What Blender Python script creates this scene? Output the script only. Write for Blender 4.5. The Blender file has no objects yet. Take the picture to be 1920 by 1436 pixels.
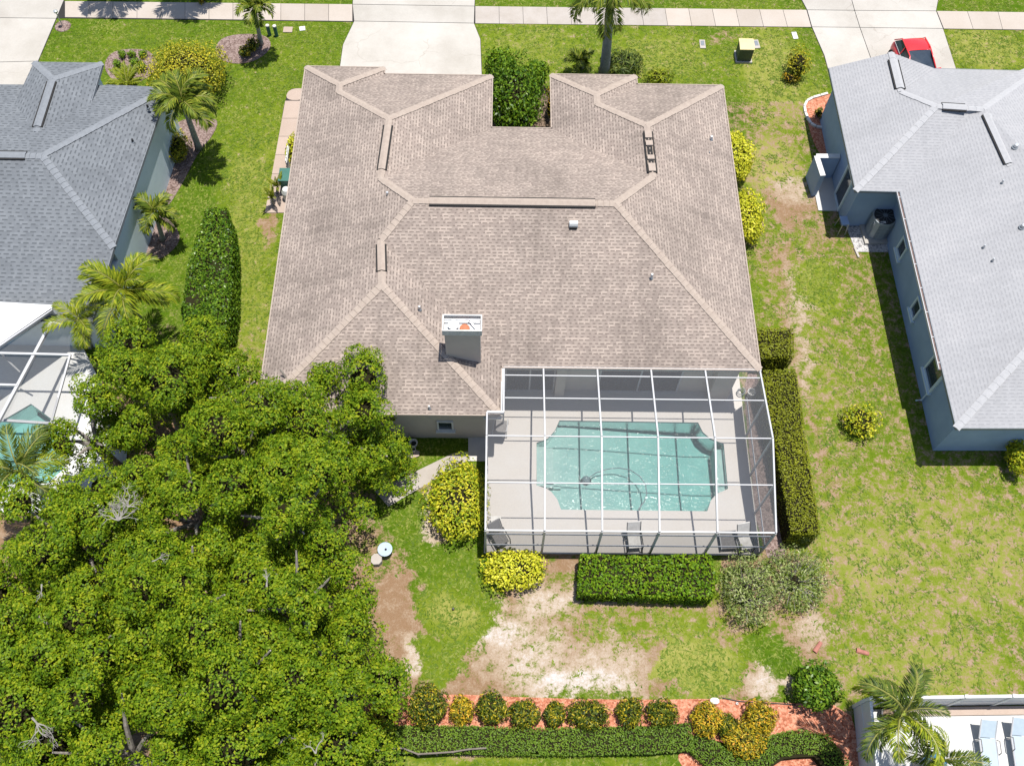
import bpy, math, random
import numpy as np
from mathutils import Vector, Matrix
random.seed(7)
S = bpy.context.scene
C = S.collection
# ------------------------------------------------------------------ camera
F, CH = 1812.0, 37.0
PI_, RO, YA = math.radians(62.161), math.radians(2.0285), math.radians(-1.577)
def axes():
    fw = Vector((0, math.cos(PI_), -math.sin(PI_))); up = Vector((0, math.sin(PI_), math.cos(PI_))); rt = Vector((1, 0, 0))
    Y = Matrix.Rotation(YA, 3, 'Z'); fw, up, rt = Y @ fw, Y @ up, Y @ rt
    c, s = math.cos(RO), math.sin(RO)
    return c * rt + s * up, -s * rt + c * up, fw
RT, UP, FW = axes()
cd = bpy.data.cameras.new('camera'); cam = bpy.data.objects.new('camera', cd); C.objects.link(cam)
cd.sensor_width = 36; cd.sensor_fit = 'HORIZONTAL'; cd.lens = 36 * F / 1920; cd.clip_end = 3000
m3 = Matrix((RT, UP, -FW)).transposed()
cam.matrix_world = Matrix.Translation((0, 0, CH)) @ m3.to_4x4()
S.camera = cam
# ------------------------------------------------------------------ world, sun, exposure
SUN = Vector((0.115, 0.085, 1.0)).normalized()
w = bpy.data.worlds.new('World'); S.world = w; w.use_nodes = True
nt = w.node_tree; bg = nt.nodes['Background']
sky = nt.nodes.new('ShaderNodeTexSky'); sky.sky_type = 'NISHITA'; sky.sun_disc = False
sky.sun_elevation = math.asin(SUN.z); sky.sun_rotation = math.atan2(SUN.x, SUN.y)
nt.links.new(sky.outputs[0], bg.inputs[0]); bg.inputs[1].default_value = 0.10
sl = bpy.data.lights.new('sun', 'SUN'); sl.energy = 4.6; sl.angle = math.radians(0.5); sl.color = (1, 0.965, 0.9)
so = bpy.data.objects.new('sun', sl); C.objects.link(so); so.location = (0, 0, 60)
so.rotation_euler = SUN.to_track_quat('Z', 'Y').to_euler()
S.view_settings.view_transform = 'Standard'; S.view_settings.look = 'None'
S.view_settings.exposure = 0.68; S.view_settings.gamma = 1; S.view_settings.use_curve_mapping = False
S.render.engine = 'CYCLES'
S.cycles.max_bounces = 8; S.cycles.transparent_max_bounces = 24; S.cycles.diffuse_bounces = 3

# ------------------------------------------------------------------ helpers
def at(px, py, z=0.0):
    """point of height z that the photograph shows at pixel px, py (1920 x 1436)"""
    d = FW + (px - 960) / F * RT - (py - 718) / F * UP
    t = (z - CH) / d.z
    return Vector((d.x * t, d.y * t, z))
def on_plane(px, py, p0, n):
    d = FW + (px - 960) / F * RT - (py - 718) / F * UP
    o = Vector((0, 0, CH)); t = (p0 - o).dot(n) / d.dot(n)
    return o + d * t
def eave_plane(a, b, inward, slope):
    """plane through level eave a-b rising with slope towards point inward"""
    e = (b - a); e.z = 0; e.normalize(); q = Vector((-e.y, e.x, 0))
    if q.dot(inward - a) < 0: q = -q
    return a, (Vector((0, 0, 1)) - q * slope).normalized()
def wloc(o):
    v = Vector((0, 0, 0))
    while o is not None: v += o.location; o = o.parent
    return v
class MB:
    def __init__(s): s.v = []; s.f = []; s.m = []; s.uv = []
    def add(s, vs, fs, m=0, uv=None):
        k = len(s.v); s.v += [tuple(x) for x in vs]
        for i, f in enumerate(fs):
            s.f.append([k + j for j in f]); s.m.append(m); s.uv.append(uv[i] if uv else None)
        return s
    def box(s, c, d, rz=0.0, m=0):
        cx, cy, cz = c; a, b, h = d[0] / 2, d[1] / 2, d[2] / 2; co, si = math.cos(rz), math.sin(rz)
        vs = [(cx + x * a * co - y * b * si, cy + x * a * si + y * b * co, cz + z * h) for z in (-1, 1) for x, y in ((-1, -1), (1, -1), (1, 1), (-1, 1))]
        return s.add(vs, [(3, 2, 1, 0), (4, 5, 6, 7), (0, 1, 5, 4), (1, 2, 6, 5), (2, 3, 7, 6), (3, 0, 4, 7)], m)
    def beam(s, a, b, w, h, m=0):
        a, b = Vector(a), Vector(b); d = (b - a).normalized()
        u = d.cross(Vector((0, 0, 1)))
        if u.length < 1e-3: u = Vector((1, 0, 0))
        u.normalize(); v = u.cross(d)
        vs = [p + u * x * w / 2 + v * y * h / 2 for p in (a, b) for x, y in ((-1, -1), (1, -1), (1, 1), (-1, 1))]
        return s.add(vs, [(0, 1, 2, 3), (7, 6, 5, 4), (4, 5, 1, 0), (5, 6, 2, 1), (6, 7, 3, 2), (7, 4, 0, 3)], m)
    def tube(s, pts, rad, n=6, m=0, cap=True):
        pts = [Vector(p) for p in pts]; k = len(pts)
        if not hasattr(rad, '__len__'): rad = [rad] * k
        vs = []; fs = []
        for i, p in enumerate(pts):
            d = (pts[min(i + 1, k - 1)] - pts[max(i - 1, 0)]).normalized()
            u = d.cross(Vector((0.13, 0.21, 1)) if abs(d.z) < .95 else Vector((1, 0, 0))).normalized(); v = d.cross(u)
            vs += [p + (u * math.cos(2 * math.pi * j / n) + v * math.sin(2 * math.pi * j / n)) * rad[i] for j in range(n)]
        for i in range(k - 1):
            for j in range(n): fs.append((i * n + j, i * n + (j + 1) % n, (i + 1) * n + (j + 1) % n, (i + 1) * n + j))
        if cap: fs += [tuple(range(n))[::-1], tuple((k - 1) * n + j for j in range(n))]
        return s.add(vs, fs, m)
    def lathe(s, c, prof, n=12, m=0):
        vs = []; fs = []; k = len(prof)
        for r, z in prof: vs += [(c[0] + r * math.cos(2 * math.pi * j / n), c[1] + r * math.sin(2 * math.pi * j / n), c[2] + z) for j in range(n)]
        for i in range(k - 1):
            for j in range(n): fs.append((i * n + j, i * n + (j + 1) % n, (i + 1) * n + (j + 1) % n, (i + 1) * n + j))
        fs += [tuple(range(n))[::-1], tuple((k - 1) * n + j for j in range(n))]
        return s.add(vs, fs, m)
    def prism(s, poly, z0, z1, m=0):
        n = len(poly)
        ar = sum(poly[i][0] * poly[(i + 1) % n][1] - poly[(i + 1) % n][0] * poly[i][1] for i in range(n))
        if ar < 0: poly = poly[::-1]
        vs = [(p[0], p[1], z0) for p in poly] + [(p[0], p[1], z1) for p in poly]
        fs = [tuple(range(n))[::-1], tuple(range(n, 2 * n))] + [(i, (i + 1) % n, n + (i + 1) % n, n + i) for i in range(n)]
        return s.add(vs, fs, m)
    def face(s, pts, m=0, edge=None):
        """one polygon facing up; edge = (a, b): eave line giving shingle coordinates in metres"""
        pts = [Vector(p) for p in pts]; nn = Vector((0, 0, 0))
        for i in range(len(pts)):
            a, b = pts[i], pts[(i + 1) % len(pts)]; nn += a.cross(b)
        if nn.z < 0: pts = pts[::-1]; nn = -nn
        nn.normalize(); uv = None
        if edge:
            a, b = Vector(edge[0]), Vector(edge[1]); e = (b - a).normalized(); g = nn.cross(e).normalized()
            if g.z < 0: g = -g
            uv = [[((p - a).dot(e), (p - a).dot(g)) for p in pts]]
        return s.add(pts, [tuple(range(len(pts)))], m, uv)
    def build(s, name, mats, parent=None, local=False, smooth=False):
        me = bpy.data.meshes.new(name); o = bpy.data.objects.new(name, me); C.objects.link(o)
        off = Vector((0, 0, 0))
        if parent is not None:
            o.parent = parent
            if not local: off = wloc(parent)
        me.from_pydata([(x - off.x, y - off.y, z - off.z) for x, y, z in s.v], [], s.f)
        if not isinstance(mats, (list, tuple)): mats = [mats]
        for m in mats: me.materials.append(m)
        if len(mats) > 1: me.polygons.foreach_set('material_index', s.m)
        if any(u for u in s.uv):
            l = me.uv_layers.new(name='UVMap'); i = 0
            for p, u in zip(me.polygons, s.uv):
                for j, li in enumerate(p.loop_indices): l.data[li].uv = u[j] if u else (0, 0)
        if smooth: me.polygons.foreach_set('use_smooth', [True] * len(me.polygons))
        me.update(); return o
def thing(name, label, cat, loc=(0, 0, 0), rz=0.0, group=None):
    o = bpy.data.objects.new(name, None); C.objects.link(o); o.location = loc; o.rotation_euler = (0, 0, rz)
    o.empty_display_size = .3
    return tag(o, label, cat, group)
def tag(o, label, cat, group=None):
    o['label'] = label; o['category'] = cat
    if group: o['group'] = group
    return o
def struct(o, kind='structure', label=None):
    o['kind'] = kind
    if label: o['label'] = label
    return o
def dup(root, loc, rz=0.0, label=None, sc=1.0):
    r = root.copy(); C.objects.link(r); r.location = loc; r.rotation_euler = (0, 0, rz); r.scale = (sc, sc, sc)
    if label: r['label'] = label
    for ch in list(root.children):
        c = ch.copy(); C.objects.link(c); c.parent = r
        for g in ch.children:
            d = g.copy(); C.objects.link(d); d.parent = c
    return r
def pxpoly(pts, z=0.0): return [at(x, y, z) for x, y in pts]
def smoothpoly(pts, it=2):
    for _ in range(it):
        o = []
        for i in range(len(pts)):
            a, b = Vector(pts[i]), Vector(pts[(i + 1) % len(pts)]); o += [a * .75 + b * .25, a * .25 + b * .75]
        pts = o
    return pts
def sheet(name, pts, z, thick, mat, parent=None):
    return MB().prism(pts, z - thick, z).build(name, mat, parent)

# ------------------------------------------------------------------ materials
def newmat(name):
    m = bpy.data.materials.new(name); m.use_nodes = True; nt = m.node_tree
    return m, nt, nt.nodes['Principled BSDF']
def N(nt, t, **kw):
    n = nt.nodes.new(t)
    for k, v in kw.items(): setattr(n, k, v)
    return n
def ramp(nt, fac, stops):
    r = N(nt, 'ShaderNodeValToRGB'); e = r.color_ramp.elements
    while len(e) < len(stops): e.new(.5)
    for i, (p, c) in enumerate(stops): e[i].position = p; e[i].color = (*c, 1)
    nt.links.new(fac, r.inputs[0]); return r.outputs[0]
def noise(nt, scale, detail=4, rough=.6, co=None, vec='Object'):
    n = N(nt, 'ShaderNodeTexNoise'); n.inputs['Scale'].default_value = scale; n.inputs['Detail'].default_value = detail; n.inputs['Roughness'].default_value = rough
    if co is None: co = N(nt, 'ShaderNodeNewGeometry').outputs['Position']
    nt.links.new(co, n.inputs['Vector']); return n.outputs['Fac']
def mixc(nt, f, a, b, mode='MIX'):
    n = N(nt, 'ShaderNodeMix', data_type='RGBA', blend_type=mode)
    for i, x in ((0, f), (6, a), (7, b)):
        if hasattr(x, 'links'): nt.links.new(x, n.inputs[i])
        elif i == 0: n.inputs[0].default_value = x
        else: n.inputs[i].default_value = (*x, 1)
    return n.outputs[2]
def math_(nt, op, a, b=None, c=None, clamp=False):
    n = N(nt, 'ShaderNodeMath', operation=op, use_clamp=clamp)
    for i, x in enumerate((a, b, c)):
        if x is None: continue
        if hasattr(x, 'links'): nt.links.new(x, n.inputs[i])
        else: n.inputs[i].default_value = x
    return n.outputs[0]
def bump(nt, b, h, dist=.02, st=.6):
    n = N(nt, 'ShaderNodeBump'); n.inputs['Distance'].default_value = dist; n.inputs['Strength'].default_value = st
    nt.links.new(h, n.inputs['Height']); nt.links.new(n.outputs[0], b.inputs['Normal'])
def plain(name, c1, c2=None, scale=3., rough=.7, metal=0., bmp=0., spec=.4, bscale=None, stops=(.3, .7)):
    m, nt, b = newmat(name); b.inputs['Roughness'].default_value = rough; b.inputs['Metallic'].default_value = metal
    b.inputs['Specular IOR Level'].default_value = spec
    if c2 is None: c2 = tuple(x * .88 for x in c1)
    f = noise(nt, scale)
    nt.links.new(ramp(nt, f, [(stops[0], c2), (stops[1], c1)]), b.inputs['Base Color'])
    if bmp: bump(nt, b, noise(nt, bscale or scale * 8), .01, bmp)
    return m
def leafmat(name, stops, trans=.25, low=.45, scale=.8, rough=.5, spec=.2):
    m, nt, b = newmat(name); out = nt.nodes['Material Output']
    g = N(nt, 'ShaderNodeNewGeometry')
    f = math_(nt, 'MULTIPLY', noise(nt, scale, 2), low)
    f = math_(nt, 'MULTIPLY_ADD', g.outputs['Random Per Island'], 1 - low, f)
    col = ramp(nt, f, stops)
    nt.links.new(col, b.inputs['Base Color']); b.inputs['Roughness'].default_value = rough; b.inputs['Specular IOR Level'].default_value = spec
    t = N(nt, 'ShaderNodeBsdfTranslucent'); nt.links.new(mixc(nt, 1.0, col, (1.0, 1.0, .35), 'MULTIPLY'), t.inputs['Color'])
    mx = N(nt, 'ShaderNodeMixShader'); mx.inputs[0].default_value = trans
    nt.links.new(b.outputs[0], mx.inputs[1]); nt.links.new(t.outputs[0], mx.inputs[2]); nt.links.new(mx.outputs[0], out.inputs[0])
    return m
def shingle(name, light, dark, dash, row=.15, wid=.27, stain=.5, dashf=.6, tint=None):
    m, nt, b = newmat(name); b.inputs['Roughness'].default_value = .92; b.inputs['Specular IOR Level'].default_value = .15
    uv = N(nt, 'ShaderNodeUVMap').outputs[0]
    def brick(wd, off):
        k = N(nt, 'ShaderNodeTexBrick'); k.offset = off; k.inputs['Scale'].default_value = 1; k.inputs['Mortar Size'].default_value = 0
        k.inputs['Brick Width'].default_value = wd; k.inputs['Row Height'].default_value = row; k.inputs['Color1'].default_value = (0, 0, 0, 1); k.inputs['Color2'].default_value = (1, 1, 1, 1)
        nt.links.new(uv, k.inputs['Vector']); return k.outputs['Color']
    base = ramp(nt, brick(wid, .37), [(0.05, dark), (.5, tuple((x + y) / 2 for x, y in zip(light, dark))), (.95, light)])
    base = mixc(nt, ramp(nt, brick(wid * 1.9, .21), [(.6, (0, 0, 0)), (1, (.55, .55, .55))]), base, tint or light)
    sep = N(nt, 'ShaderNodeSeparateXYZ'); nt.links.new(uv, sep.inputs[0])
    vr = math_(nt, 'DIVIDE', sep.outputs[1], row); fr = math_(nt, 'FRACT', vr)
    wn = N(nt, 'ShaderNodeTexWhiteNoise', noise_dimensions='1D'); nt.links.new(math_(nt, 'FLOOR', vr), wn.inputs['W'])
    ur = math_(nt, 'ADD', math_(nt, 'DIVIDE', sep.outputs[0], wid), math_(nt, 'MULTIPLY', wn.outputs['Value'], 7.0)); fu = math_(nt, 'FRACT', ur)
    w2 = N(nt, 'ShaderNodeTexWhiteNoise', noise_dimensions='2D'); cv = N(nt, 'ShaderNodeCombineXYZ'); nt.links.new(math_(nt, 'FLOOR', ur), cv.inputs[0]); nt.links.new(math_(nt, 'FLOOR', vr), cv.inputs[1]); nt.links.new(cv.outputs[0], w2.inputs['Vector'])
    tabv = w2.outputs['Value']; base = mixc(nt, .75, base, ramp(nt, tabv, [(.0, dark), (.5, tuple((x + y) / 2 for x, y in zip(light, dark))), (1, tint or light)]))
    band = math_(nt, 'LESS_THAN', fr, .36)
    rnd = math_(nt, 'LESS_THAN', fu, math_(nt, 'MULTIPLY_ADD', tabv, .5, dashf - .28))
    col = mixc(nt, math_(nt, 'MULTIPLY', math_(nt, 'MULTIPLY', band, rnd), .8), base, dash)
    n1 = noise(nt, .30, 5, .65); mp = N(nt, 'ShaderNodeMapping'); mp.inputs['Scale'].default_value = (2.4, .35, 1); nt.links.new(uv, mp.inputs['Vector']); n2 = noise(nt, 1.0, 4, .65, mp.outputs[0])
    st = ramp(nt, math_(nt, 'MULTIPLY_ADD', n2, .42, math_(nt, 'MULTIPLY', n1, .62)), [(.38, (1 - stain * .50,) * 3), (.52, (1 - stain * .10,) * 3), (.66, (1.08, 1.07, 1.06))])
    col = mixc(nt, 1.0, col, st, 'MULTIPLY')
    gr = noise(nt, 60, 2)
    col = mixc(nt, .25, col, ramp(nt, gr, [(.3, dark), (.7, light)]))
    nt.links.new(col, b.inputs['Base Color'])
    bump(nt, b, math_(nt, 'SUBTRACT', 1.0, fr), .012, .5)
    return m
def concrete(name, c, stain=.8, rough=.85, scale=.6, cracks=False):
    m, nt, b = newmat(name); b.inputs['Roughness'].default_value = rough; b.inputs['Specular IOR Level'].default_value = .25
    g = N(nt, 'ShaderNodeObjectInfo'); n1 = noise(nt, scale, 6, .65); n2 = noise(nt, 14, 4)
    col = ramp(nt, n1, [(.28, tuple(x * stain * y for x, y in zip(c, (1, .96, .9)))), (.62, c)])
    col = mixc(nt, .35, col, ramp(nt, n2, [(.3, tuple(x * .86 for x in c)), (.7, tuple(min(1, x * 1.05) for x in c))]))
    v = math_(nt, 'MULTIPLY_ADD', g.outputs['Random'], .16, .9)
    cb = N(nt, 'ShaderNodeCombineXYZ'); [nt.links.new(v, cb.inputs[i]) for i in range(3)]
    col = mixc(nt, 1.0, col, cb.outputs[0], 'MULTIPLY')
    if not cracks: nt.links.new(col, b.inputs['Base Color']); bump(nt, b, n2, .004, .5); return m
    vo = N(nt, 'ShaderNodeTexVoronoi', feature='DISTANCE_TO_EDGE'); vo.inputs['Scale'].default_value = .34
    pos = N(nt, 'ShaderNodeNewGeometry').outputs['Position']; wv = N(nt, 'ShaderNodeVectorMath', operation='ADD'); nv = N(nt, 'ShaderNodeTexNoise'); nv.inputs['Scale'].default_value = 1.1; nt.links.new(pos, nv.inputs['Vector'])
    nt.links.new(pos, wv.inputs[0]); nt.links.new(nv.outputs['Color'], wv.inputs[1]); nt.links.new(wv.outputs[0], vo.inputs['Vector'])
    crack = ramp(nt, math_(nt, 'ADD', vo.outputs['Distance'], math_(nt, 'MULTIPLY', ramp(nt, noise(nt, .23, 2), [(.50, (0, 0, 0)), (.58, (1, 1, 1))]), .05)), [(.002, (.84, .82, .80)), (.008, (1, 1, 1))])
    col = mixc(nt, 1.0, col, crack, 'MULTIPLY')
    nt.links.new(col, b.inputs['Base Color']); bump(nt, b, n2, .004, .5); return m
def mulchmat(name, a, c, d):
    m, nt, b = newmat(name); b.inputs['Roughness'].default_value = .95; b.inputs['Specular IOR Level'].default_value = .1
    v = N(nt, 'ShaderNodeTexVoronoi'); v.inputs['Scale'].default_value = 16
    nt.links.new(N(nt, 'ShaderNodeNewGeometry').outputs['Position'], v.inputs['Vector'])
    sp = N(nt, 'ShaderNodeSeparateColor'); nt.links.new(v.outputs['Color'], sp.inputs[0])
    f = math_(nt, 'MULTIPLY_ADD', noise(nt, 2.5), .5, math_(nt, 'MULTIPLY', sp.outputs[0], .5))
    nt.links.new(ramp(nt, f, [(.22, a), (.5, c), (.8, d)]), b.inputs['Base Color']); bump(nt, b, v.outputs['Distance'], .03, .8); return m
M = {}
M['roof'] = shingle('brown_shingle', (.325, .272, .234), (.205, .165, .145), (.085, .066, .058), .135, .24, .85, .57, tint=(.39, .322, .276))
M['roof_grey'] = shingle('grey_shingle', (.165, .177, .192), (.112, .121, .133), (.045, .05, .056), .17, .34, .45, .52)
M['roof_pale'] = shingle('pale_grey_shingle', (.312, .311, .32), (.275, .274, .284), (.222, .222, .232), .135, .30, .30, .6)
M['cap'] = plain('ridge_cap_beige', (.338, .280, .235), (.28, .226, .19), 6, .9, bmp=.3)
M['cap_grey'] = plain('ridge_cap_grey', (.185, .198, .215), (.15, .16, .175), 6, .9)
M['cap_pale'] = plain('ridge_cap_pale', (.34, .338, .347), (.30, .30, .308), 6, .9)
M['dark'] = plain('dark_gap', (.02, .018, .017), None, 5, .9)
M['stucco'] = plain('warm_grey_stucco', (.50, .435, .38), (.43, .375, .33), .9, .9, bmp=.3)
M['stucco_blue'] = plain('blue_grey_stucco', (.27, .36, .49), (.22, .30, .42), .9, .9, bmp=.3)
M['stucco_pale'] = plain('pale_blue_stucco', (.56, .64, .68), (.48, .56, .60), .9, .9, bmp=.3)
M['white'] = plain('white_paint', (.58, .58, .575), (.52, .52, .515), 2.5, .45)
M['alu'] = plain('white_aluminium', (.43, .43, .435), (.38, .38, .39), 1.5, .4)
M['bronze'] = plain('brown_gutter_trough', (.16, .11, .10), (.10, .07, .065), 3, .7)
M['conc'] = concrete('driveway_concrete', (.385, .362, .330), .66, scale=.30, cracks=True)
M['walkc'] = concrete('sidewalk_concrete', (.37, .325, .285), .86)
M['walkc2'] = concrete('grey_sidewalk_concrete', (.36, .325, .295), .80, scale=1.2)
M['pathc'] = concrete('path_concrete', (.36, .285, .24), .82)
M['deck'] = concrete('pool_deck_paint', (.455, .428, .402), .93, scale=.4)
M['whitedeck'] = concrete('white_deck_paint', (.46, .46, .45), .95)
M['mulch'] = mulchmat('grey_brown_mulch', (.09, .06, .05), (.19, .135, .12), (.27, .21, .19))
M['redmulch'] = mulchmat('orange_red_mulch', (.24, .075, .04), (.42, .165, .10), (.50, .27, .18))
M['litter'] = mulchmat('leaf_litter', (.05, .035, .025), (.12, .085, .06), (.22, .16, .12))
M['gravel'] = mulchmat('white_gravel', (.14, .14, .14), (.36, .345, .34), (.52, .5, .48))
M['bark'] = plain('grey_bark', (.30, .27, .24), (.16, .14, .12), 8, .9, bmp=.5)
M['deadwood'] = plain('bare_grey_twig', (.30, .275, .25), (.20, .185, .165), 8, .9)
M['palmtrunk'] = plain('palm_trunk_grey', (.34, .33, .32), (.22, .21, .20), 10, .85, bmp=.5)
M['black'] = plain('black_plastic', (.03, .03, .032), None, 4, .5)
M['acgrey'] = plain('charcoal_metal', (.17, .19, .21), (.13, .145, .16), 4, .5)
M['glass'] = plain('window_glass', (.02, .03, .045), (.035, .05, .07), 2, .08, spec=.6)
M['ac'] = plain('grey_cabinet_metal', (.30, .33, .36), (.24, .27, .30), 4, .5)
M['galv'] = plain('galvanised_metal', (.55, .56, .57), (.42, .43, .44), 5, .4, metal=.6)
M['green_box'] = plain('dark_green_metal', (.055, .075, .05), (.04, .055, .04), 3, .5)
M['tan_lid'] = plain('faded_yellow_lid', (.60, .50, .24), (.52, .42, .22), 2, .6)
M['red'] = plain('red_car_paint', (.60, .03, .035), (.55, .025, .03), 1, .22, spec=.6)
M['rubber'] = plain('tyre_rubber', (.02, .02, .02), None, 6, .9)
M['terracotta'] = plain('terracotta', (.36, .15, .11), (.26, .10, .08), 9, .8)
M['bluefab'] = plain('pale_blue_sling', (.33, .395, .44), (.30, .36, .41), 6, .8)
M['wicker'] = plain('grey_sling', (.20, .19, .185), (.14, .13, .13), 12, .8)
M['wood'] = plain('weathered_wood', (.16, .135, .11), (.10, .085, .07), 8, .9)
M['greenbin'] = plain('dark_green_plastic', (.035, .13, .10), (.03, .10, .08), 4, .5)
M['orange'] = plain('rusty_metal', (.42, .16, .08), (.30, .11, .06), 8, .8)
M['stone'] = plain('white_stone', (.62, .60, .57), (.45, .43, .40), 5, .85, bmp=.4)
M['bluestone'] = plain('pale_blue_plastic', (.33, .40, .50), (.28, .35, .45), 3, .6)
M['core'] = plain('inner_shade', (.022, .020, .010), None, 5, 1.0, spec=0)  # near-black colour standing in for the shade deep inside foliage
M['flower_w'] = plain('white_petals', (.75, .70, .62), (.7, .6, .5), 9, .7)
M['flower_r'] = plain('orange_red_petals', (.55, .12, .04), (.5, .2, .03), 9, .7)
M['walltop'] = plain('cream_wall_cap', (.70, .69, .65), (.62, .61, .57), 2, .8)
G_ = lambda *s: [(p, c) for p, c in s]
M['ficus'] = leafmat('tree_leaf', G_((.2, (.026, .068, .005)), (.40, (.086, .158, .006)), (.56, (.162, .238, .009)), (.81, (.32, .335, .016))), .28, .62, 2.2, .5, .12)
M['dkleaf'] = leafmat('glossy_dark_leaf', G_((.2, (.028, .075, .006)), (.5, (.08, .16, .010)), (.85, (.18, .27, .018))), .25, .4, .8, .35)
M['hedge'] = leafmat('hedge_leaf', G_((.2, (.05, .115, .006)), (.5, (.115, .22, .008)), (.85, (.23, .31, .013))), .25, .45, .8)
M['boxhedge'] = leafmat('clipped_hedge_leaf', G_((.2, (.09, .105, .006)), (.5, (.165, .185, .009)), (.85, (.27, .285, .014))), .22, .5, .7)
M['lowhedge'] = leafmat('low_hedge_leaf', G_((.2, (.06, .115, .010)), (.5, (.10, .172, .014)), (.85, (.165, .235, .02))), .2, .6, .5)
M['yellow'] = leafmat('yellow_leaf', G_((.12, (.085, .15, .008)), (.38, (.20, .27, .012)), (.58, (.46, .44, .02)), (.9, (.64, .57, .06))), .25, .55, .9)
M['yellow2'] = leafmat('bright_yellow_leaf', G_((.12, (.17, .21, .01)), (.35, (.38, .40, .02)), (.7, (.58, .55, .03)), (.9, (.68, .63, .10))), .25, .35, .9)
M['varieg'] = leafmat('mottled_yellow_leaf', G_((.2, (.075, .11, .01)), (.42, (.19, .21, .012)), (.62, (.42, .37, .02)), (.9, (.58, .49, .04))), .22, .5, .9)
M['croton'] = leafmat('croton_leaf', G_((.2, (.022, .045, .006)), (.5, (.065, .10, .008)), (.68, (.20, .20, .012)), (.84, (.52, .38, .02)), (.96, (.50, .16, .02))), .2, .35, 1.2)
M['croton_o'] = leafmat('orange_croton_leaf', G_((.18, (.06, .07, .01)), (.42, (.17, .17, .012)), (.6, (.48, .36, .02)), (.8, (.56, .30, .02)), (.93, (.50, .08, .02))), .2, .4, 1.6)
M['scrub'] = leafmat('grey_green_leaf', G_((.18, (.075, .115, .025)), (.45, (.165, .225, .05)), (.7, (.32, .36, .13)), (.92, (.48, .48, .30))), .2, .45, 1.0, .6)
M['palm'] = leafmat('palm_leaflet', G_((.2, (.05, .085, .010)), (.5, (.12, .165, .015)), (.85, (.26, .28, .03))), .25, .3, .8)
M['palmy'] = leafmat('yellow_green_palm_leaflet', G_((.2, (.08, .125, .008)), (.5, (.20, .255, .014)), (.85, (.36, .37, .025))), .3, .3, .8)
M['palmdk'] = leafmat('dark_palm_leaflet', G_((.2, (.03, .055, .010)), (.5, (.08, .12, .018)), (.85, (.18, .21, .03))), .2, .3, .8)
M['rachis'] = plain('frond_rib', (.26, .25, .06), (.2, .2, .05), 4, .6)
M['blade'] = leafmat('grass_blade', G_((.2, (.055, .105, .006)), (.5, (.115, .175, .012)), (.85, (.26, .27, .06))), .25, .55, .5, .7)
# insect screen: thin grey mesh
m, nt_, b = newmat('insect_screen'); b.inputs['Base Color'].default_value = (.16, .16, .165, 1); b.inputs['Roughness'].default_value = .9; b.inputs['Specular IOR Level'].default_value = 0.1
tr = N(nt_, 'ShaderNodeBsdfTransparent'); mx = N(nt_, 'ShaderNodeMixShader'); mx.inputs[0].default_value = .16
nt_.links.new(tr.outputs[0], mx.inputs[1]); nt_.links.new(b.outputs[0], mx.inputs[2]); nt_.links.new(mx.outputs[0], nt_.nodes['Material Output'].inputs[0]); M['screen'] = m
# water: clear tinted surface with small ripples
m, nt_, b = newmat('pool_water'); tr = N(nt_, 'ShaderNodeBsdfTransparent'); tr.inputs[0].default_value = (.93, .98, .98, 1)
gl = N(nt_, 'ShaderNodeBsdfGlossy'); gl.inputs['Roughness'].default_value = .10; fr = N(nt_, 'ShaderNodeFresnel'); fr.inputs[0].default_value = 1.33
bp = N(nt_, 'ShaderNodeBump'); bp.inputs['Distance'].default_value = .032; bp.inputs['Strength'].default_value = .6
nt_.links.new(noise(nt_, 8.0, 3, .6), bp.inputs['Height']); nt_.links.new(bp.outputs[0], gl.inputs['Normal']); nt_.links.new(bp.outputs[0], fr.inputs['Normal'])
mx = N(nt_, 'ShaderNodeMixShader'); nt_.links.new(fr.outputs[0], mx.inputs[0]); nt_.links.new(tr.outputs[0], mx.inputs[1]); nt_.links.new(gl.outputs[0], mx.inputs[2])
nt_.links.new(mx.outputs[0], nt_.nodes['Material Output'].inputs[0]); M['water'] = m
va = N(nt_, 'ShaderNodeVolumeAbsorption'); va.inputs['Color'].default_value = (.30, .86, .84, 1); va.inputs['Density'].default_value = .42; nt_.links.new(va.outputs[0], nt_.nodes['Material Output'].inputs[1])
M['plaster'] = plain('pool_plaster', (.315, .385, .36), (.25, .325, .31), 1.6, .7)

# ------------------------------------------------------------------ noise for the ground masks
rng = np.random.default_rng(11)
_tab = rng.random((256, 256))
def vnoise(x, y):
    xi = np.floor(x).astype(int); yi = np.floor(y).astype(int); fx = x - xi; fy = y - yi
    fx = fx * fx * (3 - 2 * fx); fy = fy * fy * (3 - 2 * fy)
    g = lambda a, b: _tab[a % 256, b % 256]
    return (g(xi, yi) * (1 - fx) + g(xi + 1, yi) * fx) * (1 - fy) + (g(xi, yi + 1) * (1 - fx) + g(xi + 1, yi + 1) * fx) * fy
def fbm(x, y, f, o=4):
    s = 0; a = .5; t = 0
    for i in range(o): s = s + a * vnoise(x * f + 17.3 * i, y * f + 5.1 * i); t += a; a *= .55; f *= 2.1
    return s / t
def inpoly(x, y, poly):
    c = np.zeros(x.shape, bool); n = len(poly)
    for i in range(n):
        (x1, y1), (x2, y2) = poly[i][:2], poly[(i + 1) % n][:2]
        t = ((y1 > y) != (y2 > y)) & (x < (x2 - x1) * (y - y1) / ((y2 - y1) + 1e-12) + x1); c ^= t
    return c
def blobmask(X, Y, items):
    o = np.zeros(X.shape)
    for px, py, rx, ry, v in items:
        c = at(px, py); k = (at(px + 1, py) - c).x; ky = (at(px, py - 1) - c).y
        d = np.sqrt(((X - c.x) / (rx * k)) ** 2 + ((Y - c.y) / (ry * ky)) ** 2)
        o = np.maximum(o, v * np.clip(1.6 - d * 1.1, 0, 1))
    return o
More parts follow.
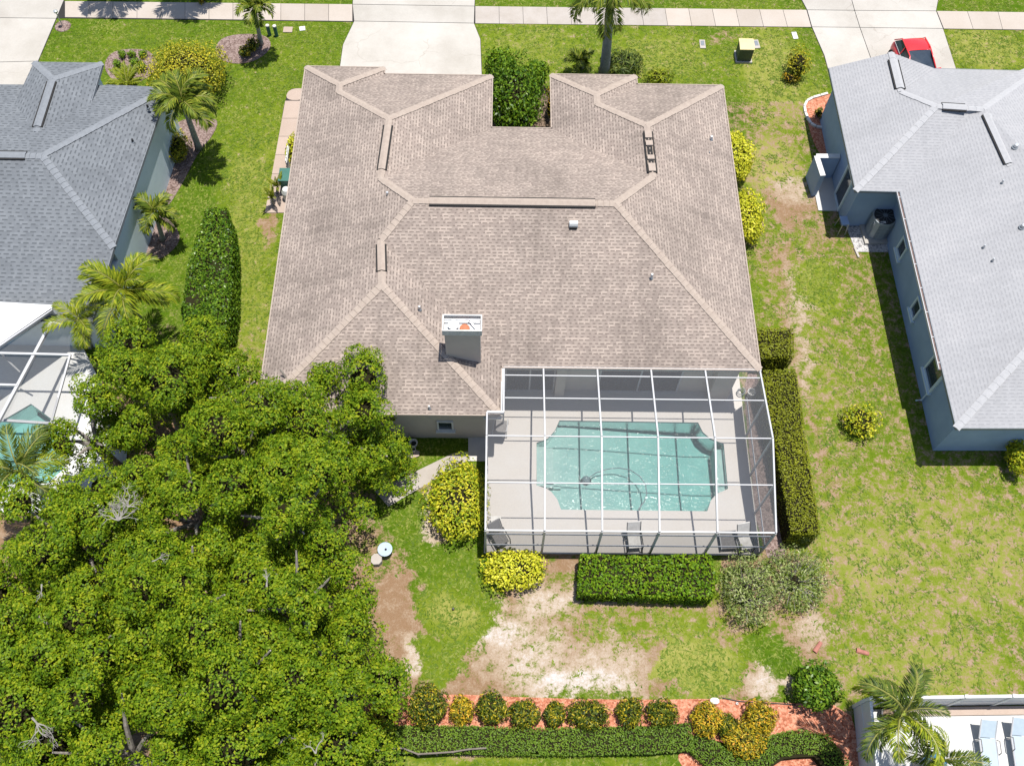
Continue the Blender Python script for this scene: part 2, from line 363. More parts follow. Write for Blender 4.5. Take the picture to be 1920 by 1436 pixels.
# ------------------------------------------------------------------ ground
xs = np.concatenate([[-700, -300, -120, -60, -40], np.arange(-33, 33.01, .13), [40, 60, 120, 300, 700]])
ys = np.concatenate([[-500, -200, -60, -20, -6], np.arange(1.5, 47.01, .13), [55, 80, 150, 400, 900]])
GX, GY = np.meshgrid(xs, ys); nx, ny = len(xs), len(ys)
def ground_masks(X, Y):
    wx = X + (fbm(X, Y, .9) - .5) * 1.6; wy = Y + (fbm(X + 40, Y, .9) - .5) * 1.6
    dry = np.full(X.shape, .14) + .06 * (Y > 33) * (X > -1) + .27 * (X > 10.5 + .6 * (fbm(X, Y, .5) - .5)) * (Y < 36); sand = np.zeros(X.shape); tone = np.full(X.shape, .45)
    # bare and thin areas, given by what the photograph shows lying there
    D = [(1030, 1180, 320, 140, .66), (770, 1180, 34, 120, 1.0), (1180, 1230, 90, 80, .7), (1420, 1190, 200, 100, .52), (1150, 1290, 420, 22, .75), (1000, 1230, 230, 110, .62), (1060, 1050, 60, 20, .9), (960, 1045, 60, 14, .9), (1390, 1050, 40, 20, .9), (1450, 900, 30, 150, .8), (900, 1200, 140, 100, .8), (1120, 1250, 160, 70, .78), (740, 1130, 60, 90, 1.0), (770, 1240, 60, 60, .9), (1200, 1180, 110, 45, .45), (1010, 1120, 110, 50, .75), (1400, 1280, 110, 35, .85),
         (1520, 1200, 50, 80, .7), (1430, 1120, 90, 60, .6), (1560, 1120, 30, 70, .55), (1490, 520, 50, 110, .62), (1480, 380, 55, 50, .85), (1560, 430, 60, 60, .55), (1440, 470, 40, 60, .5), (1500, 650, 25, 150, .62), (1540, 850, 22, 170, .55),
         (1620, 560, 45, 90, .46), (1560, 600, 90, 160, .42), (1600, 480, 40, 60, .5), (1580, 700, 60, 100, .36), (1700, 950, 120, 60, .33), (1650, 1040, 150, 80, .3), (1800, 1200, 160, 70, .34), (1460, 240, 30, 70, .4), (1400, 220, 30, 20, .6), (1360, 70, 40, 15, .45), (780, 920, 40, 60, .5), (810, 990, 40, 35, .7), (700, 1170, 40, 60, .9), (850, 1290, 150, 40, .85),
         (300, 700, 400, 200, .2), (300, 1050, 420, 420, 1.0), (560, 1200, 170, 250, 1.0), (505, 420, 16, 40, .7), (1600, 1290, 40, 40, .5), (880, 1425, 60, 14, .45), (1470, 1040, 60, 30, .6)]
    dry = np.maximum(dry, blobmask(wx, wy, D))
    Gn = [(860, 1130, 62, 80, 1), (830, 1230, 34, 45, 1), (850, 1060, 60, 40, .9), (760, 980, 40, 35, .7), (1310, 1258, 64, 38, .9), (1430, 1235, 44, 32, 1), (1160, 1170, 60, 36, .22), (780, 1060, 28, 18, .8), (770, 1000, 24, 24, .5), (1230, 1180, 90, 30, .25), (1400, 560, 20, 30, .6), (1530, 530, 30, 40, .45), (800, 850, 60, 30, .6)]
    dry = np.clip(dry - blobmask(wx, wy, Gn), 0, 1)
    Sd = [(1090, 1280, 110, 40, 1), (950, 1175, 60, 40, .9), (1040, 1130, 60, 35, .7), (1140, 1250, 70, 50, .6), (1440, 1285, 45, 25, .8), (1490, 350, 40, 25, .5), (1500, 560, 20, 60, .45), (1000, 1240, 90, 50, .7), (810, 970, 25, 60, .7), (1530, 1190, 30, 30, .5), (1510, 660, 16, 80, .4), (780, 1230, 20, 20, .8), (1120, 1100, 60, 30, .5)]
    sand = blobmask(wx, wy, Sd)
    # greener, more watered lawn on the left; sunburnt olive at the front; mixed on the right
    tone = .40 + .25 * (fbm(X, Y, .35) - .5) + 0 * X
    tone = tone + blobmask(wx, wy, [(420, 120, 260, 90, .10), (460, 430, 60, 220, .34), (470, 250, 70, 100, .12), (470, 600, 50, 90, .35)])
    tone = tone + blobmask(wx, wy, [(1000, 90, 120, 60, .32), (1250, 110, 130, 50, .30), (1450, 150, 90, 120, .42), (1850, 90, 100, 40, .40), (1750, 1050, 260, 200, .36), (1750, 1250, 200, 90, .40), (1600, 600, 120, 250, .15), (850, 1140, 45, 30, .35), (1300, 1260, 90, 50, .2), (1440, 300, 60, 60, .45), (850, 1425, 300, 15, .3)])
    tone = tone + blobmask(wx, wy, [(1130, 1190, 380, 130, .24), (1480, 600, 90, 300, .2)])
    tone = tone - blobmask(wx, wy, [(1440, 1235, 60, 40, .25), (1380, 210, 40, 50, .2), (1400, 1000, 40, 40, .1)])
    return dry, sand, np.clip(tone, 0, 1)
dry, sand, tone = ground_masks(GX, GY)
me = bpy.data.meshes.new('lawn'); me.vertices.add(nx * ny)
me.vertices.foreach_set('co', np.stack([GX, GY, np.zeros_like(GX)], -1).astype(np.float32).ravel())
idx = np.arange(nx * ny).reshape(ny, nx); q = np.stack([idx[:-1, :-1], idx[:-1, 1:], idx[1:, 1:], idx[1:, :-1]], -1).reshape(-1, 4)
# the swimming pools are real holes in the ground
POOL_PX = [(1006, 830), (1027, 822), (1040, 808), (1049, 788), (1309, 792), (1318, 810), (1332, 822), (1357, 832), (1365, 916), (1343, 926), (1333, 938), (1326, 958), (1052, 955), (1045, 936), (1034, 922), (1024, 915), (1006, 910)]
POOL = pxpoly(POOL_PX, .06)
POOL2 = pxpoly([(-40, 840), (-40, 800), (8, 786), (58, 757), (96, 785), (122, 840), (118, 880), (90, 905), (-40, 905)], .06)
ctr = np.stack([GX.ravel()[q].mean(1), GY.ravel()[q].mean(1)], -1)
grow = lambda L: [sum(L, Vector()) / len(L) + (p - sum(L, Vector()) / len(L)) * 1.09 for p in L]
hole = inpoly(ctr[:, 0], ctr[:, 1], grow(POOL)) | inpoly(ctr[:, 0], ctr[:, 1], grow(POOL2))
q = q[~hole]
def fillmesh(me, q):
    n = len(q); k = q.shape[1]
    me.loops.add(n * k); me.polygons.add(n); me.loops.foreach_set('vertex_index', q.astype(np.int32).ravel())
    me.polygons.foreach_set('loop_start', np.arange(0, n * k, k, dtype=np.int32)); me.update(calc_edges=True); me.validate()
fillmesh(me, q)
for nm, a in (('dry', dry), ('sand', sand), ('tone', tone)):
    t = me.attributes.new(nm, 'FLOAT', 'POINT'); t.data.foreach_set('value', a.astype(np.float32).ravel())
gm, nt_, b = newmat('lawn_and_soil'); b.inputs['Roughness'].default_value = .95; b.inputs['Specular IOR Level'].default_value = .08
def attr(n): a = N(nt_, 'ShaderNodeAttribute', attribute_name=n); return a.outputs['Fac']
n_f = noise(nt_, 12, 6, .78); n_m = noise(nt_, 2.6, 7, .7); n_l = noise(nt_, .6, 4, .6); n_g = noise(nt_, 38, 3, .7)
tv = math_(nt_, 'ADD', math_(nt_, 'MULTIPLY_ADD', n_f, .55, attr('tone')), math_(nt_, 'MULTIPLY_ADD', n_m, .85, -.70))
grass = ramp(nt_, tv, [(.06, (.038, .085, .005)), (.34, (.088, .150, .008)), (.60, (.175, .215, .022)), (.95, (.34, .31, .12))])
grass = mixc(nt_, .55, grass, ramp(nt_, n_g, [(.3, (.025, .05, .004)), (.52, (.11, .17, .014)), (.75, (.30, .32, .07))]), 'SOFT_LIGHT')
sv = math_(nt_, 'ADD', math_(nt_, 'MULTIPLY', attr('sand'), .62), math_(nt_, 'MULTIPLY_ADD', n_m, 1.2, math_(nt_, 'MULTIPLY_ADD', n_f, 1.0, -1.02)))
soil = ramp(nt_, sv, [(.05, (.20, .13, .08)), (.35, (.285, .222, .165)), (.55, (.345, .288, .232)), (.74, (.40, .368, .345)), (.97, (.48, .465, .475))])
soil = mixc(nt_, .5, soil, ramp(nt_, n_g, [(.3, (.2, .15, .1)), (.5, (.5, .45, .4)), (.75, (.8, .78, .7))]), 'SOFT_LIGHT')
dv = math_(nt_, 'ADD', attr('dry'), math_(nt_, 'ADD', math_(nt_, 'MULTIPLY_ADD', n_f, 1.5, -.75), math_(nt_, 'MULTIPLY_ADD', n_m, 2.4, -1.2)))
fac = ramp(nt_, dv, [(.34, (0, 0, 0)), (.66, (1, 1, 1))])
nt_.links.new(mixc(nt_, fac, grass, soil), b.inputs['Base Color'])
bump(nt_, b, math_(nt_, 'ADD', n_g, n_f), .03, .5)
me.materials.append(gm); lawn = bpy.data.objects.new('lawn', me); C.objects.link(lawn); struct(lawn)

# ------------------------------------------------------------------ paved ground
def slab_row(parent, name, a0, a1, b0, b1, n, z, mat, gap=.02, th=.08):
    """row of n slabs between edge lines a0-a1 and b0-b1"""
    for i in range(n):
        t0, t1 = i / n, (i + 1) / n; L = (a1 - a0).length; g = gap / L / 2
        t0 += g; t1 -= g
        p = [a0.lerp(a1, t0), a0.lerp(a1, t1), b0.lerp(b1, t1), b0.lerp(b1, t0)]
        MB().prism(p, z - th, z).build(name, mat[i] if isinstance(mat, list) else mat, parent)
sw = MB().prism(pxpoly([(-300, 30), (2200, 61), (2200, 29), (-300, -2)]), -.06, .012).build('sidewalk', M['dark']); struct(sw)
slab_row(sw, 'slab', at(122, 33.5), at(661, 41), at(122, 3.5), at(661, 9.5), 12, .03, M['walkc'])
slab_row(sw, 'slab', at(891, 45), at(1521, 52), at(891, 13), at(1512, 20), 14, .03, [M['walkc2'] if i in (0, 1, 2, 3, 4, 5, 6, 7) else M['walkc'] for i in range(14)])
slab_row(sw, 'slab', at(1769, 55), at(2100, 59), at(1756, 22), at(2100, 27), 6, .03, M['walkc'])
def inset(pts, d):
    o = []; n = len(pts)
    ar = sum(pts[i].x * pts[(i + 1) % n].y - pts[(i + 1) % n].x * pts[i].y for i in range(n)); sg = 1 if ar > 0 else -1
    for i in range(n):
        p0, p1, p2 = pts[i - 1], pts[i], pts[(i + 1) % n]; e0 = (p1 - p0); e1 = (p2 - p1); e0.z = e1.z = 0; e0.normalize(); e1.normalize()
        n0 = Vector((-e0.y, e0.x, 0)) * sg; n1 = Vector((-e1.y, e1.x, 0)) * sg; bis = (n0 + n1); bis = bis / max(.3, bis.dot(n0)); o.append(p1 + bis * d)
    return o
def drive(name, polys, zb):
    base = MB()
    d = None
    for k, p in enumerate(polys):
        pp = pxpoly(p)
        base.prism(inset(pp, -.012), -.06, zb - .02); pp = inset(pp, .016)
        if d is None:
            allp = [v for q_ in polys for v in pxpoly(q_)]
            mn = Vector((min(v.x for v in allp), min(v.y for v in allp), 0)); mxx = Vector((max(v.x for v in allp), max(v.y for v in allp), 0))
            d = MB().prism(pp, -.06, zb).build(name, M['conc']); struct(d); continue
        MB().prism(pp, -.06, zb).build('slab', M['conc'], d)
    base.build('joint_bed', M['dark'], d)
    return d
drive('driveway', [[(664, 41), (889, 45), (901, 75), (904, 150), (634, 150), (643, 85)], [(661, 9.5), (890, 13), (889, 45), (664, 41)], [(666, -60), (894, -60), (890, 13), (661, 9.5)]], .034)
drive('driveway', [[(1522, 52), (1612, 53), (1650, 160), (1560, 160), (1545, 105)], [(1612, 53), (1768, 55), (1802, 160), (1650, 160)], [(1513, 20), (1602, 21), (1612, 53), (1522, 52)], [(1602, 21), (1755, 22), (1768, 55), (1612, 53)], [(1470, -60), (1580, -60), (1602, 21), (1513, 20)], [(1580, -60), (1770, -60), (1755, 22), (1602, 21)]], .034)
drive('driveway', [[(-60, 34), (106, 36), (72, 116), (-90, 120)], [(-90, 120), (72, 116), (8, 240), (-160, 240)], [(-60, 0), (121, 0), (106, 36), (-60, 34)]], .034)
pw = MB().prism(pxpoly([(532, 200), (540, 173), (547, 167), (572, 167), (572, 400), (497, 400), (505, 364), (515, 309)]), -.06, .012).build('side_path', M['dark']); struct(pw)
slab_row(pw, 'slab', at(497, 400), at(535, 190), at(548, 400), at(572, 190), 6, .03, M['pathc'])
MB().prism(smoothpoly(pxpoly([(535, 189), (541, 168), (575, 166), (572, 189)]), 2), -.06, .03).build('slab', M['pathc'], pw)
gp = MB().prism(pxpoly([(703, 921), (850, 850), (877, 847), (877, 863), (804, 906), (728, 950)]), -.06, .03).build('garden_path', M['walkc2']); struct(gp)
pt = MB().prism(pxpoly([(878, 820), (915, 820), (915, 865), (878, 865)]), -.06, .05).build('patio', M['deck']); struct(pt)
# planting beds
def bed(pts, mat, z=.025, it=2):
    return struct(MB().prism(smoothpoly(pxpoly(pts), it), -.05, z).build('mulch_bed', mat))
bed([(198, 112), (215, 96), (250, 92), (285, 96), (300, 130), (260, 158), (215, 156), (196, 132)], M['mulch'])
bed([(402, 92), (415, 72), (450, 64), (500, 66), (512, 90), (480, 116), (440, 122), (410, 112)], M['mulch'])
bed([(300, 290), (330, 225), (372, 225), (412, 222), (400, 255), (372, 285), (345, 340), (318, 385), (300, 400)], M['mulch'])
bed([(262, 420), (300, 400), (332, 425), (340, 455), (300, 490), (270, 485)], M['mulch'])
bed([(1507, 190), (1530, 180), (1600, 172), (1600, 300), (1545, 300), (1525, 270), (1512, 222)], M['redmulch'])
bed([(680, 1318), (745, 1306), (835, 1300), (1000, 1308), (1200, 1312), (1345, 1309), (1480, 1318), (1590, 1322), (1612, 1400), (1625, 1450), (1585, 1450), (1560, 1375), (1450, 1375), (1380, 1400), (1290, 1372), (1000, 1372), (680, 1372)], M['redmulch'], it=1)
bed([(1405, 1470), (1440, 1420), (1475, 1405), (1548, 1405), (1560, 1470)], M['redmulch'])
bed([(1262, 1414), (1298, 1406), (1330, 1436), (1340, 1470), (1305, 1470)], M['redmulch'])
bed([(895, 150), (1045, 150), (1045, 285), (895, 285)], M['litter'], it=1)
bed([(1440, 345), (1500, 330), (1530, 360), (1525, 400), (1460, 385)], M['gravel'], z=.006) if 0 else None
bed([(1396, 700), (1425, 700), (1452, 850), (1485, 1050), (1424, 1044), (1398, 780)], M['mulch'], z=.015, it=1)
gr = struct(MB().prism(pxpoly([(1578, 405), (1690, 405), (1695, 473), (1605, 473), (1594, 445)]), -.05, .03).build('gravel_bed', M['gravel']))
# ------------------------------------------------------------------ foliage builders
def leafmesh(name, P, Nn, size, mat, parent=None, asp=.55, rg=rng, local=False, fold=.12):
    n = len(P); Nn = Nn / np.linalg.norm(Nn, axis=1, keepdims=True)
    t = rg.normal(size=(n, 3)); t -= (t * Nn).sum(1, keepdims=True) * Nn; t /= np.linalg.norm(t, axis=1, keepdims=True)
    b_ = np.cross(Nn, t); s = (size * (.65 + .7 * rg.random(n)))[:, None]
    V = np.stack([P - t * s * .5, P + b_ * s * asp * .5 + Nn * s * fold, P + t * s * .5, P - b_ * s * asp * .5 + Nn * s * fold], 1).reshape(-1, 3)
    me = bpy.data.meshes.new(name); o = bpy.data.objects.new(name, me); C.objects.link(o)
    if parent is not None:
        o.parent = parent
        if not local: V = V - np.array(wloc(parent))
    me.vertices.add(n * 4); me.vertices.foreach_set('co', V.astype(np.float32).ravel())
    fillmesh(me, np.arange(n * 4).reshape(n, 4)); me.materials.append(mat); return o
def blob(c, r, n, rg=rng, low=-.35, up=.35, jit=.55, shell=.78):
    d = rg.normal(size=(int(n * 1.7) + 8, 3)); d /= np.linalg.norm(d, axis=1, keepdims=True); d = d[d[:, 2] > low][:n]
    rr = shell + (1.04 - shell) * rg.random((len(d), 1)); P = np.array(c) + d * np.array(r) * rr
    Nn = d / np.array(r) * np.mean(r) + rg.normal(size=d.shape) * jit + np.array([0, 0, up]); return P, Nn
def join(l): return np.concatenate([a for a, _ in l]), np.concatenate([b for _, b in l])
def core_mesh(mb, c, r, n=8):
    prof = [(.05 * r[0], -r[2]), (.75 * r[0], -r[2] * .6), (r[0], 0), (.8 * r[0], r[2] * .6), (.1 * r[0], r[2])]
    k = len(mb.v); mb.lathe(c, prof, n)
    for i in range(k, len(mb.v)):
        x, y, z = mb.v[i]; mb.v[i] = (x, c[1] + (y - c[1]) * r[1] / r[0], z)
def bush(px, py, rx, ry, h, mat, label, cat='bush', name='bush', size=.13, n=1400, lumps=7, group=None, asp=.5, base=None, stems=True, jit=.6, low=-.5, core=.66):
    """rounded bush whose top (height h) shows at px,py with pixel radii rx, ry"""
    top = at(px, py, h * .55); k = (at(px + 1, py, h * .55) - top).x; ky = (at(px, py - 1, h * .55) - top).y
    RX, RY = rx * k, ry * ky
    root = thing(name, label, cat, (top.x, top.y, 0), group=group); g = np.random.default_rng(int(px * 7 + py))
    L = [blob((top.x, top.y, h * .5), (RX * .9, RY * .9, h * .46), int(n * .55), g, low, jit=jit)]
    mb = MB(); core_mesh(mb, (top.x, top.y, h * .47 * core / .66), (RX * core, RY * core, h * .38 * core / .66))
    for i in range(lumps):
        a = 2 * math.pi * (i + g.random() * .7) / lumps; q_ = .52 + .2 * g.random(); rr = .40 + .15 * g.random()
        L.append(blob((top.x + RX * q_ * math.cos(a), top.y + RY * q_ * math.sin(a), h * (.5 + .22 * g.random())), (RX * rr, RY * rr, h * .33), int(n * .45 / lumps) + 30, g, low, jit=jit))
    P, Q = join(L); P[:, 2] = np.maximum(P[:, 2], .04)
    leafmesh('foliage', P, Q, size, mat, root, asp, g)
    mb.build('shade_core', M['core'], root)  # solid dark filler, painted as the bush's inner shade
    if stems:
        st = MB()
        for i in range(5):
            a = i * 1.3; st.tube([(top.x + .1 * math.cos(a), top.y + .1 * math.sin(a), 0), (top.x + RX * .5 * math.cos(a), top.y + RY * .5 * math.sin(a), h * .6)], [.03, .015], 5)
        if core < .4:
            for i in range(70):
                a = 6.283 * g.random(); q_ = g.random() ** .5; e = Vector((top.x + RX * q_ * math.cos(a), top.y + RY * q_ * math.sin(a), h * (.55 + .45 * g.random() * (1 - q_ * .5)))); st.tube([Vector((top.x, top.y, .1)).lerp(e, .45), e], [.014, .006], 3)
        st.build('stem', M['bark' if core > .4 else 'deadwood'], root)
    return root
def hedge(pts, h, mat, label, name='hedge', size=.085, dens=260, z0=0.0, round_=.12, group=None, jit=.45, wob=.05):
    """clipped hedge over a ground polygon (world points), leaf covered top and sides"""
    g = np.random.default_rng(len(pts) * 13 + int(abs(pts[0].x) * 100)); c = sum((Vector(p) for p in pts), Vector()) / len(pts)
    root = thing(name, label, 'hedge', (c.x, c.y, 0), group=group)
    poly = [(p.x, p.y) for p in pts]; x0, x1 = min(p[0] for p in poly), max(p[0] for p in poly); y0, y1 = min(p[1] for p in poly), max(p[1] for p in poly)
    n = int((x1 - x0) * (y1 - y0) * dens); X = x0 + (x1 - x0) * g.random(n); Y = y0 + (y1 - y0) * g.random(n); k = inpoly(X, Y, poly); X, Y = X[k], Y[k]
    # distance to the outline rounds the shoulders
    D = np.full(X.shape, 9.0); n2 = len(poly); ar = 0
    for i in range(n2):
        a, b_ = np.array(poly[i]), np.array(poly[(i + 1) % n2]); e = b_ - a; L = np.linalg.norm(e); ar += a[0] * b_[1] - b_[0] * a[1]
        t = np.clip(((X - a[0]) * e[0] + (Y - a[1]) * e[1]) / L ** 2, 0, 1); D = np.minimum(D, np.hypot(X - a[0] - t * e[0], Y - a[1] - t * e[1]))
    sg = 1 if ar > 0 else -1
    Z = h - np.where(D < round_, (round_ - np.sqrt(np.maximum(0, round_ ** 2 - (round_ - D) ** 2))), 0) + (fbm(X, Y, 1.3) - .5) * wob * 3 - g.random(len(X)) * .05 + np.where(g.random(len(X)) < .07, .10 * g.random(len(X)), 0)
    Ls = [(np.stack([X, Y, Z], -1), np.concatenate([g.normal(size=(len(X), 2)) * jit, np.ones((len(X), 1))], 1))]
    for i in range(n2):
        a, b_ = np.array(poly[i]), np.array(poly[(i + 1) % n2]); e = b_ - a; L = np.linalg.norm(e); m_ = max(4, int(L * h * dens * .8))
        t = g.random((m_, 1)); nr = np.array([e[1], -e[0]]) / L * sg
        xy = a + t * e - nr * (.02 + .07 * g.random((m_, 1))); z = z0 + .03 + (h - z0 - .06) * g.random((m_, 1))
        Ls.append((np.concatenate([xy, z], 1), np.concatenate([np.tile(nr, (m_, 1)), np.full((m_, 1), .25)], 1) + g.normal(size=(m_, 3)) * jit))
    P, Q = join(Ls); leafmesh('foliage', P, Q, size, mat, root, .55, g)
    cc = Vector((c.x, c.y, 0))
    inn = [cc + (Vector((p[0], p[1], 0)) - cc) * (1 - .16 / max(.2, (Vector((p[0], p[1], 0)) - cc).length)) for p in poly]
    MB().prism([(p.x, p.y) for p in inn], .02, h - .12).build('shade_core', M['core'], root)  # dark block blocks the view through; its colour imitates inner shade
    return root
def offset_strip(center, wd):
    """polygon of width wd round a polyline"""
    l, r = [], []
    for i, p in enumerate(center):
        d = (center[min(i + 1, len(center) - 1)] - center[max(i - 1, 0)]).normalized(); q_ = Vector((-d.y, d.x, 0)) * wd / 2
        l.append(p + q_); r.append(p - q_)
    return l + r[::-1]
# palm fronds: shared meshes, each frond an object
def frond_mesh(L, droop, nleaf, ll, lw, mat, seed, vee=.35, lift=.55, twist=0.):
    g = random.Random(seed); pts = []; ang = lift; p = Vector((0, 0, 0)); n = 12
    for i in range(n + 1):
        pts.append(p.copy()); p = p + Vector((math.cos(ang), 0, math.sin(ang))) * L / n; ang -= droop / n * (0.4 + 1.2 * i / n)
    mb = MB(); mb.tube(pts, [.028 * (1 - .8 * i / n) * L / 1.8 + .004 for i in range(n + 1)], 4, 1)
    for i in range(nleaf):
        t = .12 + .88 * i / (nleaf - 1); f = t * n; a = min(int(f), n - 1); c = pts[a].lerp(pts[a + 1], f - a); d = (pts[a + 1] - pts[a]).normalized()
        ln = ll * (math.sin(math.pi * min(1, .18 + t * .86)) ** .6) * g.uniform(.85, 1.1)
        up_ = d.cross(Vector((0, 1, 0))); up_ = -up_ if up_.z < 0 else up_
        for sd in (-1, 1):
            sp = .55 + .5 * t + g.uniform(-.12, .12); v = g.uniform(-.15, .35) * vee / .35 * .6 + vee * .3
            dr = (Vector((0, sd, 0)) * math.cos(sp) + d * math.sin(sp) + up_ * v).normalized()
            e1 = c + dr * ln * .55; e2 = c + dr * ln + Vector((0, 0, -ln * g.uniform(.15, .45))); wv = d * lw * .5 * (1 if 1 else 1)
            k = [c, e1 - wv, e2, e1 + wv]
            mb.add(k, [(0, 1, 2, 3)], 0)
    me_o = mb.build('frond', [mat, M['rachis']], None); m_ = me_o.data; bpy.data.objects.remove(me_o); return m_
def palm(base, crown, meshes, n, label, tr=.11, cat='palm tree', name='palm_tree', lifts=(-.5, .9), roll=.3, seed=1, sc=(.85, 1.1), azs=None, tmat='palmtrunk', boot=True, bend=.25):
    g = random.Random(seed); root = thing(name, label, cat, base); b0, c0 = Vector(base), Vector(crown)
    if (c0 - b0).length > .25:
        pts = [b0.lerp(c0, t) + Vector((0, 0, 0)) - (c0 - b0).cross(Vector((0, 0, 1))).cross(Vector((0, 0, 1))) * 0 + Vector((c0.x - b0.x, c0.y - b0.y, 0)) * (-bend * t * (1 - t)) for t in [i / 8 for i in range(9)]]
        MB().tube(pts, [tr * (1.35 - .5 * i / 8 if i else 1.7) for i in range(9)], 9).build('trunk', M[tmat], root, smooth=True)
        if boot: MB().tube([c0 - Vector((0, 0, .35)), c0 + Vector((0, 0, .15))], [tr * .95, tr * .5], 8).build('crownshaft', M['palmy'], root)
    for i in range(n):
        az = (azs[i] if azs else 2 * math.pi * (i + g.uniform(-.3, .3)) * .381966); t = i / max(1, n - 1)
        o = bpy.data.objects.new('frond', g.choice(meshes)); C.objects.link(o); o.parent = root; o.location = c0 - b0
        o.rotation_euler = (g.uniform(-roll, roll), -(lifts[1] * (1 - t) + lifts[0] * t), az); k = g.uniform(*sc); o.scale = (k, k, k)
    return root
def sprays(c, r, n, per, g, low=-.35, size=.17, jit=.32, upv=.45, lump=.22):
    """leaf sprays over a lobe: n clusters of per leaves each, turned outward and up"""
    d = g.normal(size=(int(n * 1.9) + 8, 3)); d /= np.linalg.norm(d, axis=1, keepdims=True); d = d[d[:, 2] > low][:n]; c = np.array(c); r = np.array(r)
    p0 = c + d * r; k = 1 + lump * 2 * (fbm(p0[:, 0] * 1.0 + p0[:, 2] * .7, p0[:, 1] + p0[:, 2] * .5, 1.5, 3) - .5)[:, None] - .16 * g.random((len(d), 1)) ** 2
    p = c + d * r * k; nn = d / r * r.mean() + np.array([0, 0, upv]) + g.normal(size=d.shape) * .22; nn /= np.linalg.norm(nn, axis=1, keepdims=True)
    o = g.normal(size=(len(d), per, 3)) * size * .62; h = (o * nn[:, None, :]).sum(2, keepdims=True); o = o - h * nn[:, None, :] * .75
    o -= nn[:, None, :] * (np.linalg.norm(o, axis=2, keepdims=True) ** 2) * 1.6
    P = (p[:, None, :] + o).reshape(-1, 3); Q = (nn[:, None, :] + o * 1.6 + g.normal(size=o.shape) * jit).reshape(-1, 3); return P, Q
def tree(px, py, R, H, label, seed, leaf='ficus', size=.105, dens=118, lobes=None, name='tree', drop=2.5):
    """broad tree: crown centre (height H) shows at px,py; R = crown radius in metres"""
    g = np.random.default_rng(seed + 100); c = at(px, py, H); root = thing(name, label, 'tree', (c.x, c.y, 0))
    lb_ = []; tries = 0; want = lobes or max(2, int(R * R * 1.7))
    while tries < 700 and len(lb_) < want:
        tries += 1; q_ = R * .86 * math.sqrt(g.random()); a = g.random() * 6.283; x, y = q_ * math.cos(a), q_ * math.sin(a); lr_ = (.60 + .70 * g.random() ** 1.3) * min(1, .45 + R / 4)
        if any((x - u[0]) ** 2 + (y - u[1]) ** 2 < (.80 * (lr_ + u[3])) ** 2 for u in lb_): continue
        lb_.append((x, y, -drop * (q_ / R) ** 2 + g.normal() * .50 - .5 * (lr_ < .8), lr_))
    L = []; cm = MB()
    for x, y, z, lr_ in lb_:
        rz_ = lr_ * (.92 + .25 * g.random()); r3 = (lr_ * (.92 + .2 * g.random()), lr_ * (.92 + .2 * g.random()), rz_); cc = (c.x + x, c.y + y, H + z - rz_ * .62)
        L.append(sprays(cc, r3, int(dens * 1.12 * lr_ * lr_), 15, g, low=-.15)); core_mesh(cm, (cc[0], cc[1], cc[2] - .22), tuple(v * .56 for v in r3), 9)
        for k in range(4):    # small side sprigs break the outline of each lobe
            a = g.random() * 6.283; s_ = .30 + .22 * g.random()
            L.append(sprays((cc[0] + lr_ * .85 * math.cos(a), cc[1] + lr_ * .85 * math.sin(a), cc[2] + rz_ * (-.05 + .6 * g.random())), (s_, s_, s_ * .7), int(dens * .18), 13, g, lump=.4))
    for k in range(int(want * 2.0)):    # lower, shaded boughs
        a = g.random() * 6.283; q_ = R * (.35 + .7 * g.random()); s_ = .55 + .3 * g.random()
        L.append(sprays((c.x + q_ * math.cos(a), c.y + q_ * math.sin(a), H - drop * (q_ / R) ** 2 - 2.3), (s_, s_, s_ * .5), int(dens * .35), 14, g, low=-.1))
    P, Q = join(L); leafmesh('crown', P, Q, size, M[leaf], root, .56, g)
    cm.build('shade_core', M['core'], root)['kind'] = 'stuff'  # opaque cores inside the lobes, coloured as deep shade between leaves
    tk = Vector((c.x, c.y, 0)); fork = Vector((c.x, c.y, H * .42))
    MB().tube([tk, tk.lerp(fork, .4) + Vector((.08, -.05, 0)), fork], [.30, .22, .19], 9).build('trunk', M['bark'], root, smooth=True)
    for k in range(6):
        a = k * 1.047 + g.random() * .6; e = Vector((c.x + R * .62 * math.cos(a), c.y + R * .62 * math.sin(a), H - 1.7 + g.normal() * .2)); md = fork.lerp(e, .5) + Vector((0, 0, .25))
        MB().tube([fork, md, e], [.11, .075, .03], 6).build('branch', M['bark'], root)
    return root
# ------------------------------------------------------------------ the brown roofed house
xL, xa, xb, xc, xd, xR, xw = -9.346, -5.626, -.521, 2.273, 6.316, 10.389, .031
y1, y2, y3, y4, y5, y6, y7 = 34.611, 34.20, 30.968, 34.339, 33.788, 18.507, 16.391
ze, rp = 3.311, .406
V3 = lambda x, y, z=ze: Vector((x, y, z))
P1, P2, P3, P4, P5, P6, P7, P8, P9, P10, P11, P12, P13, P14 = V3(xL, y1), V3(xa, y1), V3(xa, y2), V3(xb, y2), V3(xb, y3), V3(xc, y3), V3(xc, y4), V3(xd, y4), V3(xd, y5), V3(xR, y5), V3(xR, y6), V3(xw, y6), V3(xw, y7), V3(xL, y7)
hL = (xb - xL) / 2; apL = V3((xL + xb) / 2, y2 - hL, ze + rp * hL)
hR = (xR - xc) / 2; apR = V3((xR + xc) / 2, y5 - hR, ze + rp * hR)
ym = (y3 + y6) / 2; zr = ze + rp * (y3 - y6) / 2; rL, rR = V3(xL + 5.767, ym, zr), V3(xR - 5.767, ym, zr)
jA = V3(-5.09, 26.47, apL.z); jB = V3(6.40, 26.88, apR.z)
hW = (xw - xL) / 2; apW = V3((xw + xL) / 2, y7 + hW, ze + rp * hW); jC = V3(-4.84, 23.22, apW.z)
